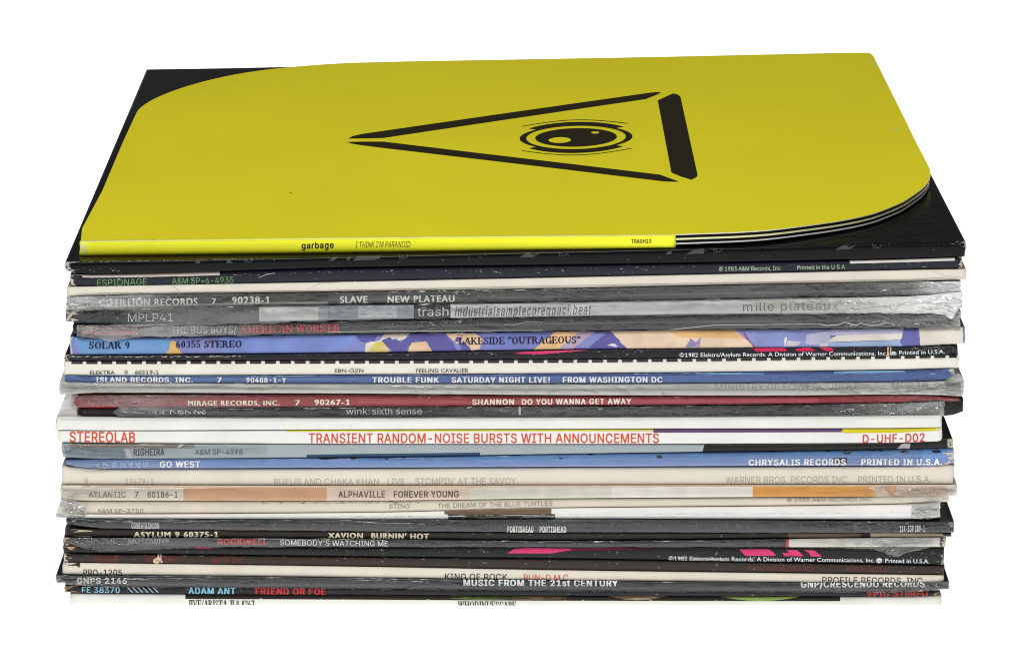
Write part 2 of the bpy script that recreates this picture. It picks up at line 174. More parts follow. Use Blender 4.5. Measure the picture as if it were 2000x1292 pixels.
# ------------------------------------------------------------------ lettering: flat glyph outlines in units of one cap height
# plain grotesque letters as outlines (advance, closed loops), cap height 509
GROT = {"A":[480,[[16,0,201,509,276,509,463,0,395,0,287,302,264,372,232,478,245,478,213,371,191,302,85,0],[110,142,110,199,370,199,370,142]]],"B":[456,[[60,0,60,509,241,509,289,504,329,491,359,469,381,442,394,410,398,374,395,344,387,320,373,301,356,286,336,275,315,267,315,262,339,257,363,245,385,227,402,203,414,173,418,136,413,100,400,67,377,39,344,18,301,4,247,0],[125,57,245,57,296,63,330,80,349,105,355,137,352,161,342,184,327,203,306,218,279,228,248,231,125,231],[125,285,238,285,265,288,288,296,308,309,323,326,333,348,336,372,330,403,313,429,283,446,240,452,125,452]]],"C":[510,[[267,-7,205,1,150,25,104,63,70,115,48,179,40,254,48,329,70,393,104,445,150,484,205,508,267,516,305,513,340,504,373,490,402,471,427,447,448,418,463,385,473,348,408,348,401,373,389,395,375,413,357,428,337,440,315,449,292,454,267,456,223,450,184,432,150,403,125,364,109,314,103,254,109,194,125,145,151,105,184,76,223,59,267,53,292,55,315,60,337,69,357,81,375,96,389,114,401,136,408,160,473,160,463,124,448,91,428,62,402,38,373,19,341,5,305,-4]]],"D":[502,[[219,0,96,0,96,57,215,57,272,63,318,81,354,110,379,149,394,198,399,255,394,312,379,361,354,399,320,428,275,446,221,452,93,452,93,509,225,509,294,501,353,478,399,441,433,391,455,329,462,255,455,181,433,119,398,68,351,31,291,8],[125,509,125,0,60,0,60,509]]],"E":[419,[[60,0,60,509,372,509,372,452,125,452,125,286,355,286,355,229,125,229,125,57,375,57,375,0]]],"F":[410,[[60,0,60,509,369,509,369,452,125,452,125,278,346,278,346,221,125,221,125,0]]],"G":[520,[[269,-7,205,1,149,25,104,64,69,116,47,179,40,254,47,329,69,393,103,445,149,484,203,508,265,516,304,513,340,504,374,489,403,469,429,445,449,416,465,384,474,349,408,349,399,372,387,393,373,411,356,427,337,439,315,448,291,454,265,456,222,450,183,432,150,404,125,364,109,314,103,254,109,194,125,145,151,105,184,76,224,59,269,53,309,57,345,71,374,93,396,123,410,160,415,202,434,199,283,199,283,256,478,256,478,200,471,141,451,91,419,50,377,19,326,0]]],"H":[517,[[60,0,60,509,125,509,125,289,392,289,392,509,457,509,457,0,392,0,392,232,125,232,125,0]]],"I":[300,[[31,0,31,57,118,57,118,452,31,452,31,509,269,509,269,452,183,452,183,57,269,57,269,0]]],"J":[396,[[185,-7,124,3,75,33,44,81,33,145,33,173,98,173,98,145,104,104,122,74,149,56,185,50,220,56,248,74,266,104,272,145,272,509,336,509,336,145,326,81,294,33,246,3]]],"K":[467,[[104,145,104,216,139,261,174,303,212,344,364,509,448,509,231,276,228,276],[60,0,60,509,125,509,125,334,124,225,125,193,125,0],[372,0,188,259,228,309,449,0]]],"L":[393,[[60,0,60,509,125,509,125,57,361,57,361,0]]],"M":[628,[[60,0,60,509,152,509,277,187,287,159,299,123,311,84,322,49,307,49,318,83,330,121,342,158,352,187,476,509,568,509,568,0,504,0,504,291,504,327,505,369,506,413,507,457,513,457,498,409,482,363,467,322,456,291,342,0,286,0,170,291,159,321,145,361,129,408,112,457,119,457,120,416,121,372,122,328,122,291,122,0]]],"N":[523,[[60,0,60,509,136,509,343,183,363,151,388,107,414,55,405,54,401,108,399,157,399,195,399,509,463,509,463,0,387,0,202,290,177,331,148,381,108,452,119,454,122,384,124,328,125,291,125,0]]],"O":[533,[[267,-7,205,1,150,25,105,63,70,115,48,179,40,254,48,329,70,393,105,445,150,484,205,508,267,516,329,508,384,484,429,445,464,393,486,329,493,254,486,179,464,115,429,63,384,25,329,1],[267,53,310,59,349,76,383,105,408,144,425,194,430,254,425,314,408,365,383,404,349,433,310,450,267,456,223,450,184,433,151,404,125,364,109,314,103,254,109,194,125,144,151,105,184,76,223,59]]],"P":[445,[[60,0,60,509,235,509,289,503,332,487,366,462,390,430,404,391,409,348,404,304,390,265,366,233,332,207,289,191,235,186,109,186,109,242,233,242,269,246,297,256,318,272,333,294,342,319,344,348,342,376,333,402,318,423,297,439,268,449,232,452,125,452,125,0]]],"Q":[533,[[245,159,313,159,369,85,384,65,468,-48,401,-48,346,27,331,46],[267,-7,205,1,150,25,105,63,70,115,48,179,40,254,48,329,70,393,105,445,150,484,205,508,267,516,329,508,384,484,429,445,464,393,486,329,493,254,486,179,464,115,429,63,384,25,329,1],[267,53,310,59,349,76,383,105,408,144,425,194,430,254,425,314,408,365,383,404,349,433,310,450,267,456,223,450,184,433,151,404,125,364,109,314,103,254,109,194,125,144,151,105,184,76,223,59]]],"R":[449,[[60,0,60,509,236,509,290,504,333,489,367,465,390,433,405,395,409,352,405,309,390,271,367,240,333,217,289,203,236,198,96,198,96,255,234,255,269,258,298,267,319,281,334,300,342,324,345,352,342,380,334,405,319,425,298,440,269,449,233,452,125,452,125,0],[353,0,230,229,303,229,428,0]]],"S":[447,[[224,-9,172,-4,128,9,91,31,64,60,46,96,38,137,104,137,110,110,123,88,142,71,166,59,194,52,224,49,257,52,286,60,311,74,329,92,341,114,346,139,342,161,332,179,316,193,296,205,245,222,184,239,128,260,86,289,60,326,52,372,58,413,75,448,102,476,138,498,180,511,227,516,275,511,316,498,351,476,377,449,394,415,401,378,337,378,326,412,302,437,267,453,225,459,194,456,167,448,145,435,129,418,118,398,115,376,119,352,131,334,148,319,169,308,212,293,264,279,312,264,336,252,359,238,379,220,395,198,405,171,408,139,403,99,386,64,360,34,323,11,278,-4]]],"T":[449,[[32,452,32,509,417,509,417,452,257,452,257,0,193,0,193,452]]],"U":[517,[[259,-8,203,-2,154,15,114,43,85,80,66,124,60,173,60,509,124,509,124,178,128,144,141,113,160,87,187,68,220,56,259,52,298,56,331,68,357,87,377,113,389,144,393,178,393,509,457,509,457,173,451,124,433,80,403,43,363,15,315,-2]]],"V":[480,[[204,0,16,509,84,509,192,206,215,137,248,31,235,31,267,138,290,206,395,509,463,509,278,0]]],"W":[686,[[155,0,16,509,82,509,163,196,175,145,187,94,197,40,189,40,200,94,211,145,224,196,306,509,380,509,462,196,474,145,486,94,497,40,488,40,499,94,510,145,523,196,603,509,670,509,530,0,455,0,368,323,351,391,336,475,350,475,335,395,318,323,230,0]]],"X":[474,[[18,0,217,284,217,236,29,509,104,509,178,400,204,361,223,329,243,292,232,292,252,329,272,361,298,400,374,509,446,509,259,239,259,287,456,0,382,0,292,129,268,165,250,195,230,231,244,231,225,196,206,166,182,129,91,0]]],"Y":[472,[[203,0,203,208,16,509,91,509,192,344,222,292,250,230,224,230,251,293,280,344,381,509,455,509,268,208,268,0]]],"Z":[438,[[42,0,42,46,273,385,306,431,341,476,348,454,285,452,223,452,40,452,40,509,397,509,397,462,169,129,134,81,97,33,90,54,152,57,214,57,399,57,399,0]]],"a":[389,[[160,-9,126,-5,94,5,68,22,48,45,35,73,30,108,34,138,43,161,58,179,78,193,100,203,125,211,178,220,234,227,252,230,265,235,273,243,276,255,276,257,273,279,267,297,256,311,240,322,220,329,196,331,171,329,149,322,132,313,118,301,107,288,100,274,41,291,57,322,79,346,104,364,133,375,163,382,194,384,239,379,263,372,286,360,306,343,322,320,333,290,337,251,337,0,277,0,277,52,272,52,252,25,236,12,215,1,190,-6],[170,45,202,49,228,59,248,74,263,93,272,115,276,138,276,190,259,182,231,176,200,171,175,168,134,159,117,150,103,139,95,124,92,105,94,87,102,72,114,61,130,52,149,47]]],"b":[424,[[229,-8,198,-5,172,4,153,17,138,31,118,59,112,59,112,0,53,0,53,509,114,509,114,319,118,319,137,346,152,360,171,373,197,381,229,384,274,378,313,361,345,332,370,293,385,245,390,189,385,133,370,84,346,45,313,16,274,-2],[220,47,253,51,279,66,301,88,316,117,325,151,328,189,325,227,316,261,301,290,280,311,253,325,220,330,188,325,161,312,140,291,125,263,116,229,113,189,116,150,125,115,140,86,162,65,188,51]]],"c":[396,[[207,-8,159,-2,117,16,82,46,56,85,40,133,34,187,40,243,56,291,82,330,117,360,159,378,207,384,234,383,260,377,284,368,305,356,324,341,340,322,353,301,362,277,303,262,290,289,270,311,242,325,207,330,173,325,145,310,124,287,108,258,99,224,96,187,99,151,108,117,124,89,145,66,173,51,207,46,243,52,271,66,292,89,304,117,363,102,354,78,341,56,325,37,306,21,285,9,261,-1,235,-6]]],"d":[424,[[195,-8,151,-2,111,16,79,45,55,84,39,133,34,189,39,245,55,293,79,332,112,361,151,378,196,384,228,381,253,373,272,360,287,346,306,319,311,319,311,509,372,509,372,0,313,0,313,59,307,59,287,31,272,17,252,4,227,-5],[205,47,236,51,263,65,284,86,299,115,309,150,312,189,309,229,300,263,284,291,263,312,237,325,205,330,172,325,145,311,124,290,108,261,99,227,96,189,99,151,109,117,124,88,145,66,172,51]]],"e":[404,[[212,-8,161,-2,117,16,82,46,56,85,40,132,34,187,39,242,55,290,81,329,115,359,157,378,205,384,236,382,266,374,294,361,319,341,341,315,357,282,368,242,371,194,371,169,75,169,75,221,338,221,310,202,307,237,298,269,283,294,263,314,237,326,205,330,173,326,146,313,125,294,109,270,99,241,96,211,96,178,100,139,110,106,128,80,151,61,179,50,212,46,234,48,254,53,271,61,285,73,297,88,306,105,365,91,353,63,335,39,311,19,283,4,249,-5]]],"f":[254,[[228,379,228,327,6,327,6,379],[81,0,81,432,84,461,96,486,113,505,135,519,161,527,187,530,222,527,243,521,227,468,215,472,195,474,171,470,154,460,145,443,142,419,142,0]]],"g":[425,[[207,-151,168,-148,134,-140,105,-127,82,-110,64,-91,51,-69,101,-41,122,-66,136,-78,154,-88,178,-95,207,-97,249,-92,282,-75,304,-47,311,-6,311,68,306,68,287,41,272,28,252,16,227,8,195,5,152,10,113,27,80,53,55,90,39,136,34,191,39,246,55,293,80,332,112,361,152,378,196,384,228,382,253,373,273,360,288,346,308,319,313,319,313,379,372,379,372,-9,367,-54,350,-90,324,-117,291,-136,251,-147],[205,59,237,63,264,75,285,95,300,121,309,154,312,193,309,231,300,264,285,291,264,312,237,325,205,330,172,325,145,312,124,290,109,262,99,229,96,193,99,155,109,123,124,96,145,76,172,63]]],"h":[410,[[114,227,114,0,53,0,53,509,114,509,114,287,102,287,124,332,152,362,187,379,227,384,264,380,295,369,321,349,341,321,353,285,357,240,357,0,296,0,296,235,290,275,273,304,246,323,210,329,184,326,161,317,141,303,126,283,117,257]]],"i":[167,[[53,0,53,379,114,379,114,0],[84,443,67,446,54,455,44,468,41,483,44,499,54,512,67,521,84,524,100,521,114,512,123,499,126,483,123,468,114,455,100,446]]],"j":[167,[[53,379,114,379,114,-30,111,-63,102,-90,86,-113,65,-129,37,-139,4,-143,-10,-143,-10,-87,2,-87,25,-83,40,-72,50,-54,53,-29],[83,443,67,446,53,455,44,468,41,483,44,499,53,512,67,521,83,524,100,521,114,512,123,499,126,483,123,468,114,455,100,446]]],"k":[381,[[110,137,110,212,121,212,284,379,360,379,184,199,177,199],[53,0,53,509,114,509,114,0],[294,0,148,186,191,229,372,0]]],"l":[189,[[139,-2,101,3,74,20,58,47,53,84,53,509,114,509,114,99,115,77,120,62,130,54,146,52,160,53,170,54,181,3,162,-1]]],"m":[610,[[53,0,53,379,112,379,112,295,108,295,118,323,132,346,151,363,172,376,195,384,219,386,257,380,287,361,309,331,321,295,312,295,322,321,337,343,357,361,381,375,407,383,437,386,468,383,497,372,522,354,541,328,553,296,557,255,557,0,496,0,496,254,490,289,473,313,447,326,419,330,395,328,374,320,358,307,345,290,338,270,335,247,335,0,274,0,274,260,269,288,253,311,229,326,199,330,178,328,158,320,140,307,126,289,117,266,114,238,114,0]]],"n":[410,[[114,227,114,0,53,0,53,379,112,379,112,287,102,287,124,332,152,362,187,379,227,384,264,380,295,369,321,349,341,321,353,285,357,240,357,0,296,0,296,235,290,275,273,304,246,323,210,329,184,326,161,317,141,303,126,283,117,257]]],"o":[415,[[207,-8,159,-2,117,16,82,46,56,85,40,133,34,187,40,243,56,291,82,330,117,360,159,378,207,384,256,378,299,360,333,330,359,291,376,243,381,187,376,133,359,85,333,46,299,16,256,-2],[207,46,242,51,270,66,292,89,307,117,316,151,319,187,316,224,307,258,292,287,270,310,242,325,207,330,173,325,145,310,124,287,108,258,99,224,96,187,99,151,108,117,124,89,145,66,173,51]]],"p":[424,[[53,-143,53,379,112,379,112,319,118,319,137,346,152,360,171,373,197,381,229,384,274,378,313,361,345,332,370,293,385,245,390,189,385,133,370,84,346,45,313,16,274,-2,229,-8,198,-5,173,4,153,17,138,31,118,59,114,59,114,-143],[220,47,253,51,279,66,301,88,316,117,325,151,328,189,325,227,316,261,301,290,280,311,253,325,220,330,188,325,161,312,140,291,125,263,116,229,113,189,116,150,125,115,140,86,162,65,188,51]]],"q":[424,[[372,-143,311,-143,311,59,306,59,287,31,272,17,252,4,227,-5,195,-8,151,-2,111,16,79,45,55,84,39,133,34,189,39,245,55,293,79,332,112,361,151,378,196,384,228,381,253,373,272,360,287,346,307,319,313,319,313,379,372,379],[205,47,236,51,263,65,284,86,299,115,309,150,312,189,309,229,300,263,284,291,263,312,237,325,205,330,172,325,145,311,124,290,108,261,99,227,96,189,99,151,109,117,124,88,145,66,172,51]]],"r":[259,[[53,0,53,379,112,379,112,321,115,321,130,347,152,367,181,380,213,385,229,384,243,384,243,322,230,324,207,326,182,323,159,315,140,301,126,284,117,262,114,237,114,0]]],"s":[365,[[182,-8,145,-5,112,3,84,18,62,38,45,63,36,94,94,107,105,79,124,60,150,49,181,45,217,50,244,62,262,81,268,103,265,121,254,136,237,147,212,155,149,170,104,186,72,208,53,237,47,274,51,305,65,332,87,354,115,370,149,381,187,384,223,381,254,372,279,358,299,339,314,316,324,290,268,277,258,298,243,316,219,328,187,333,156,329,131,317,114,299,109,277,112,258,124,243,144,232,172,223,229,209,275,194,306,171,325,142,331,107,326,75,312,47,290,24,260,6,223,-5]]],"t":[227,[[204,379,204,327,6,327,6,379],[65,471,126,471,126,98,128,76,136,61,150,53,170,50,185,51,202,54,213,2,192,-3,168,-4,125,2,92,21,72,52,65,93]]],"u":[410,[[182,-5,146,-1,115,11,89,31,69,59,57,95,53,139,53,379,114,379,114,144,119,105,137,75,164,56,200,50,226,53,249,62,268,77,283,97,293,122,296,153,296,379,357,379,357,0,298,0,298,92,307,92,286,47,257,17,222,0]]],"v":[389,[[163,0,17,379,84,379,165,155,187,87,206,21,184,21,203,87,224,155,305,379,371,379,226,0]]],"w":[567,[[138,0,23,379,87,379,133,214,154,137,175,41,165,41,186,135,206,214,252,379,316,379,362,214,382,136,402,41,391,41,413,135,434,214,480,379,545,379,429,0,368,0,319,172,305,225,291,280,277,338,291,338,277,280,263,225,248,172,199,0]]],"x":[379,[[21,0,171,218,171,171,29,379,100,379,147,306,179,253,207,206,175,206,202,253,233,306,282,379,352,379,209,169,209,214,358,0,287,0,231,85,200,136,173,182,205,182,178,136,148,85,91,0]]],"y":[389,[[47,-139,61,-86,71,-87,88,-90,104,-89,118,-84,130,-74,141,-58,151,-36,163,-1,17,379,84,379,165,155,187,87,206,21,184,21,202,87,224,155,305,379,371,379,204,-58,191,-85,177,-107,159,-124,139,-136,117,-143,91,-145,65,-143]]],"z":[380,[[42,0,42,46,254,320,254,323,48,323,48,379,333,379,333,331,126,60,126,56,339,56,339,0]]],"0":[453,[[227,-7,174,1,130,24,95,62,69,113,53,178,48,254,53,330,69,395,95,447,130,484,174,508,227,516,279,508,323,484,358,447,384,395,400,330,405,254,400,178,384,113,359,62,323,24,279,1],[227,50,261,56,290,74,313,103,330,144,340,194,344,254,340,314,330,365,313,405,290,435,261,453,227,460,192,453,163,435,140,405,123,365,113,314,109,254,113,194,123,144,140,103,163,74,192,56]]],"1":[453,[[76,0,76,55,391,55,391,0],[276,509,276,0,212,0,212,448,209,448,86,358,86,427,198,509]]],"2":[453,[[64,0,64,47,234,229,282,282,299,305,311,327,318,348,320,371,317,397,308,419,293,436,273,449,250,457,224,460,196,457,172,447,153,433,139,413,130,390,127,362,66,362,71,405,86,442,111,473,143,496,182,511,225,516,268,511,306,497,337,474,361,445,376,411,381,372,378,345,371,318,357,290,336,259,267,180,153,60,153,57,389,57,389,0]]],"3":[453,[[218,-7,173,-3,133,10,98,30,70,57,52,91,44,132,109,132,115,107,126,87,144,71,165,59,191,52,219,50,248,53,275,61,297,74,315,93,325,116,329,145,326,172,316,196,299,217,275,234,242,244,201,248,157,248,157,299,288,448,288,452,70,452,70,509,372,509,372,461,211,278,211,289,264,288,308,276,344,253,371,222,387,186,393,145,387,103,370,66,344,36,309,12,266,-2]]],"4":[453,[[40,105,40,158,247,509,311,509,109,166,109,163,413,163,413,105],[282,0,282,121,282,146,282,318,343,318,343,0]]],"5":[453,[[221,-7,178,-2,140,11,108,32,83,60,66,93,60,130,122,130,127,108,138,89,154,73,173,60,196,52,221,50,250,53,276,64,298,82,314,104,324,131,328,162,324,193,314,221,297,244,275,262,248,273,218,277,192,275,167,268,145,258,128,246,67,253,96,509,366,509,366,452,151,452,134,301,136,301,155,315,178,325,203,331,229,334,263,330,294,321,321,306,345,285,364,260,379,231,388,199,391,163,385,117,369,76,343,41,309,15,268,-1]]],"6":[453,[[226,-7,182,-1,142,15,109,40,84,74,69,115,64,162,68,199,80,239,102,285,137,340,252,509,322,509,151,261,145,261,154,275,165,288,179,299,196,307,214,312,235,314,278,309,316,295,346,271,370,240,384,201,389,157,384,112,368,73,343,39,310,14,271,-2],[226,48,254,52,279,63,299,79,314,101,324,128,327,157,324,187,314,213,299,235,279,251,254,262,226,265,198,262,174,252,153,235,138,214,128,188,125,158,128,128,138,102,153,79,174,63,198,52]]],"7":[453,[[97,0,323,448,323,452,62,452,62,509,391,509,391,449,165,0]]],"8":[453,[[226,-7,178,-2,136,11,101,33,74,62,57,96,52,135,55,166,65,195,81,220,101,241,125,256,153,265,153,267,119,282,93,308,76,342,70,380,75,417,90,450,114,477,146,498,184,511,226,516,269,511,306,498,337,477,361,450,377,417,382,380,376,342,359,308,333,282,300,267,300,265,327,256,351,241,372,220,387,195,397,166,401,135,395,96,378,62,352,33,317,11,275,-2],[226,49,258,52,285,60,307,74,323,91,333,113,337,139,333,165,322,189,305,208,283,223,256,232,226,235,196,232,169,223,147,208,130,189,119,165,115,139,119,113,129,91,145,74,167,60,195,52],[226,290,252,292,274,300,293,313,307,330,316,351,319,376,316,399,308,420,294,437,275,449,252,457,226,460,200,457,177,449,159,437,145,420,136,399,133,376,136,351,145,330,159,313,178,300,201,292]]],"9":[453,[[226,516,271,510,310,494,343,468,368,434,384,393,389,347,385,309,373,270,350,224,315,168,200,0,130,0,301,248,307,248,299,234,287,221,273,210,257,202,238,196,218,195,175,199,137,214,106,237,83,269,68,307,64,352,69,397,85,436,110,469,143,494,182,510],[226,460,199,457,174,446,154,429,138,407,129,381,125,352,129,322,138,295,154,274,174,257,199,247,226,243,254,247,279,257,299,273,314,295,324,321,327,350,324,381,314,407,299,429,279,446,254,457]]],".":[188,[[95,-4,78,-1,63,9,53,24,50,41,53,59,63,73,78,83,95,87,113,83,128,73,138,59,141,41,138,24,128,9,113,-1]]],",":[188,[[38,-119,68,71,137,71,84,-119]]],":":[188,[[95,-4,78,-1,63,9,53,24,50,41,53,59,63,73,78,83,95,87,113,83,128,73,138,59,141,41,138,24,128,9,113,-1],[95,271,78,274,63,284,53,299,50,316,53,334,63,349,78,359,95,362,113,359,128,349,138,334,141,316,138,299,128,284,113,274]]],"-":[453,[[337,244,337,188,114,188,114,244]]],"–":[350,[[350,244,350,188,0,188,0,244]]],"/":[249,[[235,533,71,-76,14,-76,178,533]]],"&":[448,[[197,-7,150,-2,110,12,78,34,54,62,39,96,34,133,37,163,47,189,63,213,85,235,140,279,216,335,237,352,255,375,260,389,262,405,258,427,245,445,226,457,201,461,184,459,168,453,155,444,145,431,139,416,137,399,139,380,145,363,169,327,204,284,438,0,364,0,171,231,121,293,102,319,87,344,78,370,75,398,79,430,91,458,109,481,134,499,165,510,200,513,235,510,266,499,290,482,308,459,320,433,324,404,322,382,315,362,305,342,291,325,256,293,154,217,128,195,110,174,100,154,97,131,100,108,109,87,124,70,143,57,166,49,193,46,223,50,251,59,278,75,301,95,321,121,336,151,346,186,349,224,408,224,405,180,397,144,385,115,371,92,345,62,333,47,305,23,271,7,234,-3]]],"'":[206,[[78,318,70,509,136,509,128,318]]],"!":[196,[[67,160,63,509,132,509,128,160],[98,-4,81,-1,66,9,56,24,52,41,56,58,66,73,81,83,98,86,116,83,130,73,140,58,143,41,140,24,130,9,116,-1]]],"©":[637,[[173,254,178,293,193,328,216,358,247,382,282,397,321,402,355,398,386,386,414,368,436,345,452,317,460,286,400,286,391,309,372,328,348,340,321,344,297,341,276,332,257,318,243,299,234,278,231,254,234,230,243,209,257,191,276,177,297,168,321,165,347,169,370,181,386,199,395,223,455,223,447,191,432,163,411,140,385,122,355,110,321,107,282,112,247,126,216,150,193,180,178,215],[318,-8,266,-3,216,12,172,37,133,69,101,108,76,153,61,202,56,254,61,307,76,356,101,401,133,440,172,472,216,496,266,511,318,517,371,511,420,496,465,472,504,440,536,401,560,356,575,307,580,254,575,202,560,153,536,108,504,69,465,37,420,12,371,-3],[318,51,359,55,397,67,432,86,462,111,487,141,506,176,517,214,521,254,517,295,506,333,487,368,462,398,432,423,397,442,359,454,318,457,278,454,240,442,205,423,175,398,150,368,131,333,119,295,115,254,119,214,131,176,150,141,175,111,205,86,240,67,278,55]]],"®":[463,[[231,118,192,122,154,134,121,152,91,177,67,206,48,240,37,277,33,317,37,357,48,394,67,428,91,457,121,482,154,500,192,512,231,516,271,512,309,500,343,482,372,457,396,428,415,394,426,357,430,317,426,277,415,240,396,206,372,177,343,152,309,134,271,122],[231,166,271,171,307,187,338,210,362,241,377,277,382,317,377,357,362,393,338,423,307,447,271,462,231,467,192,462,156,447,125,423,101,393,86,357,81,317,86,277,101,241,125,210,156,187,192,171],[273,226,228,312,273,312,319,226],[161,226,161,409,253,409,266,407,279,402,292,394,302,383,309,368,311,350,309,332,302,316,291,304,278,295,264,289,250,287,185,287,185,319,239,319,248,321,257,327,264,337,267,350,264,364,257,372,239,378,203,378,203,226]]],"℗":[637,[[227,118,227,384,340,384,384,378,417,359,437,330,444,294,437,258,417,230,383,211,339,205,265,205,265,250,331,250,356,253,373,262,383,276,387,294,383,312,373,326,356,335,331,338,284,338,284,118],[318,-8,266,-3,216,12,172,37,133,69,101,108,76,153,61,202,56,254,61,307,76,356,101,401,133,440,172,472,216,496,266,511,318,517,371,511,420,496,465,472,504,440,536,401,560,356,575,307,580,254,575,202,560,153,536,108,504,69,465,37,420,12,371,-3],[318,51,359,55,397,67,432,86,462,111,487,141,506,176,517,214,521,254,517,295,506,333,487,368,462,398,432,423,397,442,359,454,318,457,278,454,240,442,205,423,175,398,150,368,131,333,119,295,115,254,119,214,131,176,150,141,175,111,205,86,240,67,278,55]]],"Ö":[533,[[267,-7,205,1,150,25,105,63,70,115,48,179,40,254,48,329,70,393,105,445,150,484,205,508,267,516,329,508,384,484,429,445,464,393,486,329,493,254,486,179,464,115,429,63,384,25,329,1],[267,53,310,59,349,76,383,105,408,144,425,194,430,254,425,314,408,365,383,404,349,433,310,450,267,456,223,450,184,433,151,404,125,364,109,314,103,254,109,194,125,144,151,105,184,76,223,59],[339,572,323,575,310,584,301,597,298,612,301,628,310,641,323,650,339,653,355,650,368,641,376,628,379,612,376,597,368,584,355,575],[195,572,180,575,167,584,158,597,155,612,158,628,167,641,180,650,195,653,211,650,224,641,233,628,236,612,233,597,224,584,211,575]]]," ":[188,[]]}
_T = {}
def _fill(loops):
    """upright slices of a set of closed outlines, overlapping strokes counted once"""
    ed, ys = [], set()
    for l in loops:
        n = len(l)//2; p = [(l[2*i]/509, l[2*i+1]/509) for i in range(n)]
        for i in range(n):
            a, c = p[i-1], p[i]; ys.add(round(c[1], 5))
            if abs(a[1]-c[1]) > 1e-6: ed.append((a, c, 1) if a[1] < c[1] else (c, a, -1))
    X = lambda e, y: e[0][0]+(e[1][0]-e[0][0])*(y-e[0][1])/(e[1][1]-e[0][1])
    for i, e in enumerate(ed):
        for g in ed[:i]:
            lo, hi = max(e[0][1], g[0][1]), min(e[1][1], g[1][1])
            if hi-lo > 1e-5:
                d0, d1 = X(e, lo)-X(g, lo), X(e, hi)-X(g, hi)
                if d0*d1 < -1e-12: ys.add(round(lo+(hi-lo)*d0/(d0-d1), 5))
    ys = sorted(ys); V, F = [], []
    for y0, y1 in zip(ys, ys[1:]):
        if y1-y0 < 2e-4: continue
        m = (y0+y1)/2; act = sorted((X(e, m), k) for k, e in enumerate(ed) if e[0][1] < m < e[1][1]); w_ = 0
        for x, k in act:
            if w_ == 0: s0 = k
            w_ += ed[k][2]
            if w_ == 0:
                o = len(V); V += [(X(ed[s0], y0), y0), (X(ed[k], y0), y0), (X(ed[k], y1), y1), (X(ed[s0], y1), y1)]; F.append((o, o+1, o+2, o+3))
    return V, F
def _eval(cu):
    o = bpy.data.objects.new('t', cu); COL.objects.link(o)
    dg = bpy.context.evaluated_depsgraph_get(); dg.update()
    me = bpy.data.meshes.new_from_object(o.evaluated_get(dg))
    v = [(q.co.x, q.co.y) for q in me.vertices]; f = [tuple(p.vertices) for p in me.polygons]
    bpy.data.objects.remove(o); bpy.data.curves.remove(cu); bpy.data.meshes.remove(me); return v, f
def _round_text(body):
    cu = bpy.data.curves.new('t', 'FONT'); cu.body = body; cu.resolution_u = 3; cu.fill_mode = 'FRONT'; return _eval(cu)
CAPH = max(y for x, y in _round_text('H')[0])
def _char(c, geo):
    if (c, geo) not in _T:
        if geo and c != '1':
            h = [max(x for x, y in _round_text(q)[0]) - min(x for x, y in _round_text(q)[0]) for q in ('H'+c+'H', 'HH')]
            v, f = _round_text(c) if c != ' ' else ([], [])
            _T[c, geo] = ((h[0]-h[1])/CAPH, [(x/CAPH, y/CAPH) for x, y in v], f)
        else:
            adv, loops = GROT[c]; v, f = _fill(loops) if loops else ([], []); _T[c, geo] = (adv/509, v, f)
    return _T[c, geo]
def glyphs(body, bold=0., shear=0., space=1., geo=False):
    """flat outlines in units of one cap height; bold letters are struck several times side by side"""
    d = max(0, bold)/.73; V, F = [], []; x = 0
    strikes = [(0, 0)] if d < .004 else [(0, 0), (-d, -d*.3), (d, d*.3), (-d, d*.3), (d, -d*.3)]
    if d > .045: strikes += [(-d*.5, 0), (d*.5, 0)]
    for c in body:
        adv, v, f = _char(c, geo)
        for k, (dx, dy) in enumerate(strikes):
            o = len(V); V += [(x+p+dx+shear*(q+dy), q+dy, k) for p, q in v]; F += [tuple(o+i for i in t) for t in f]
        x += adv*space+2*d
    return V, F

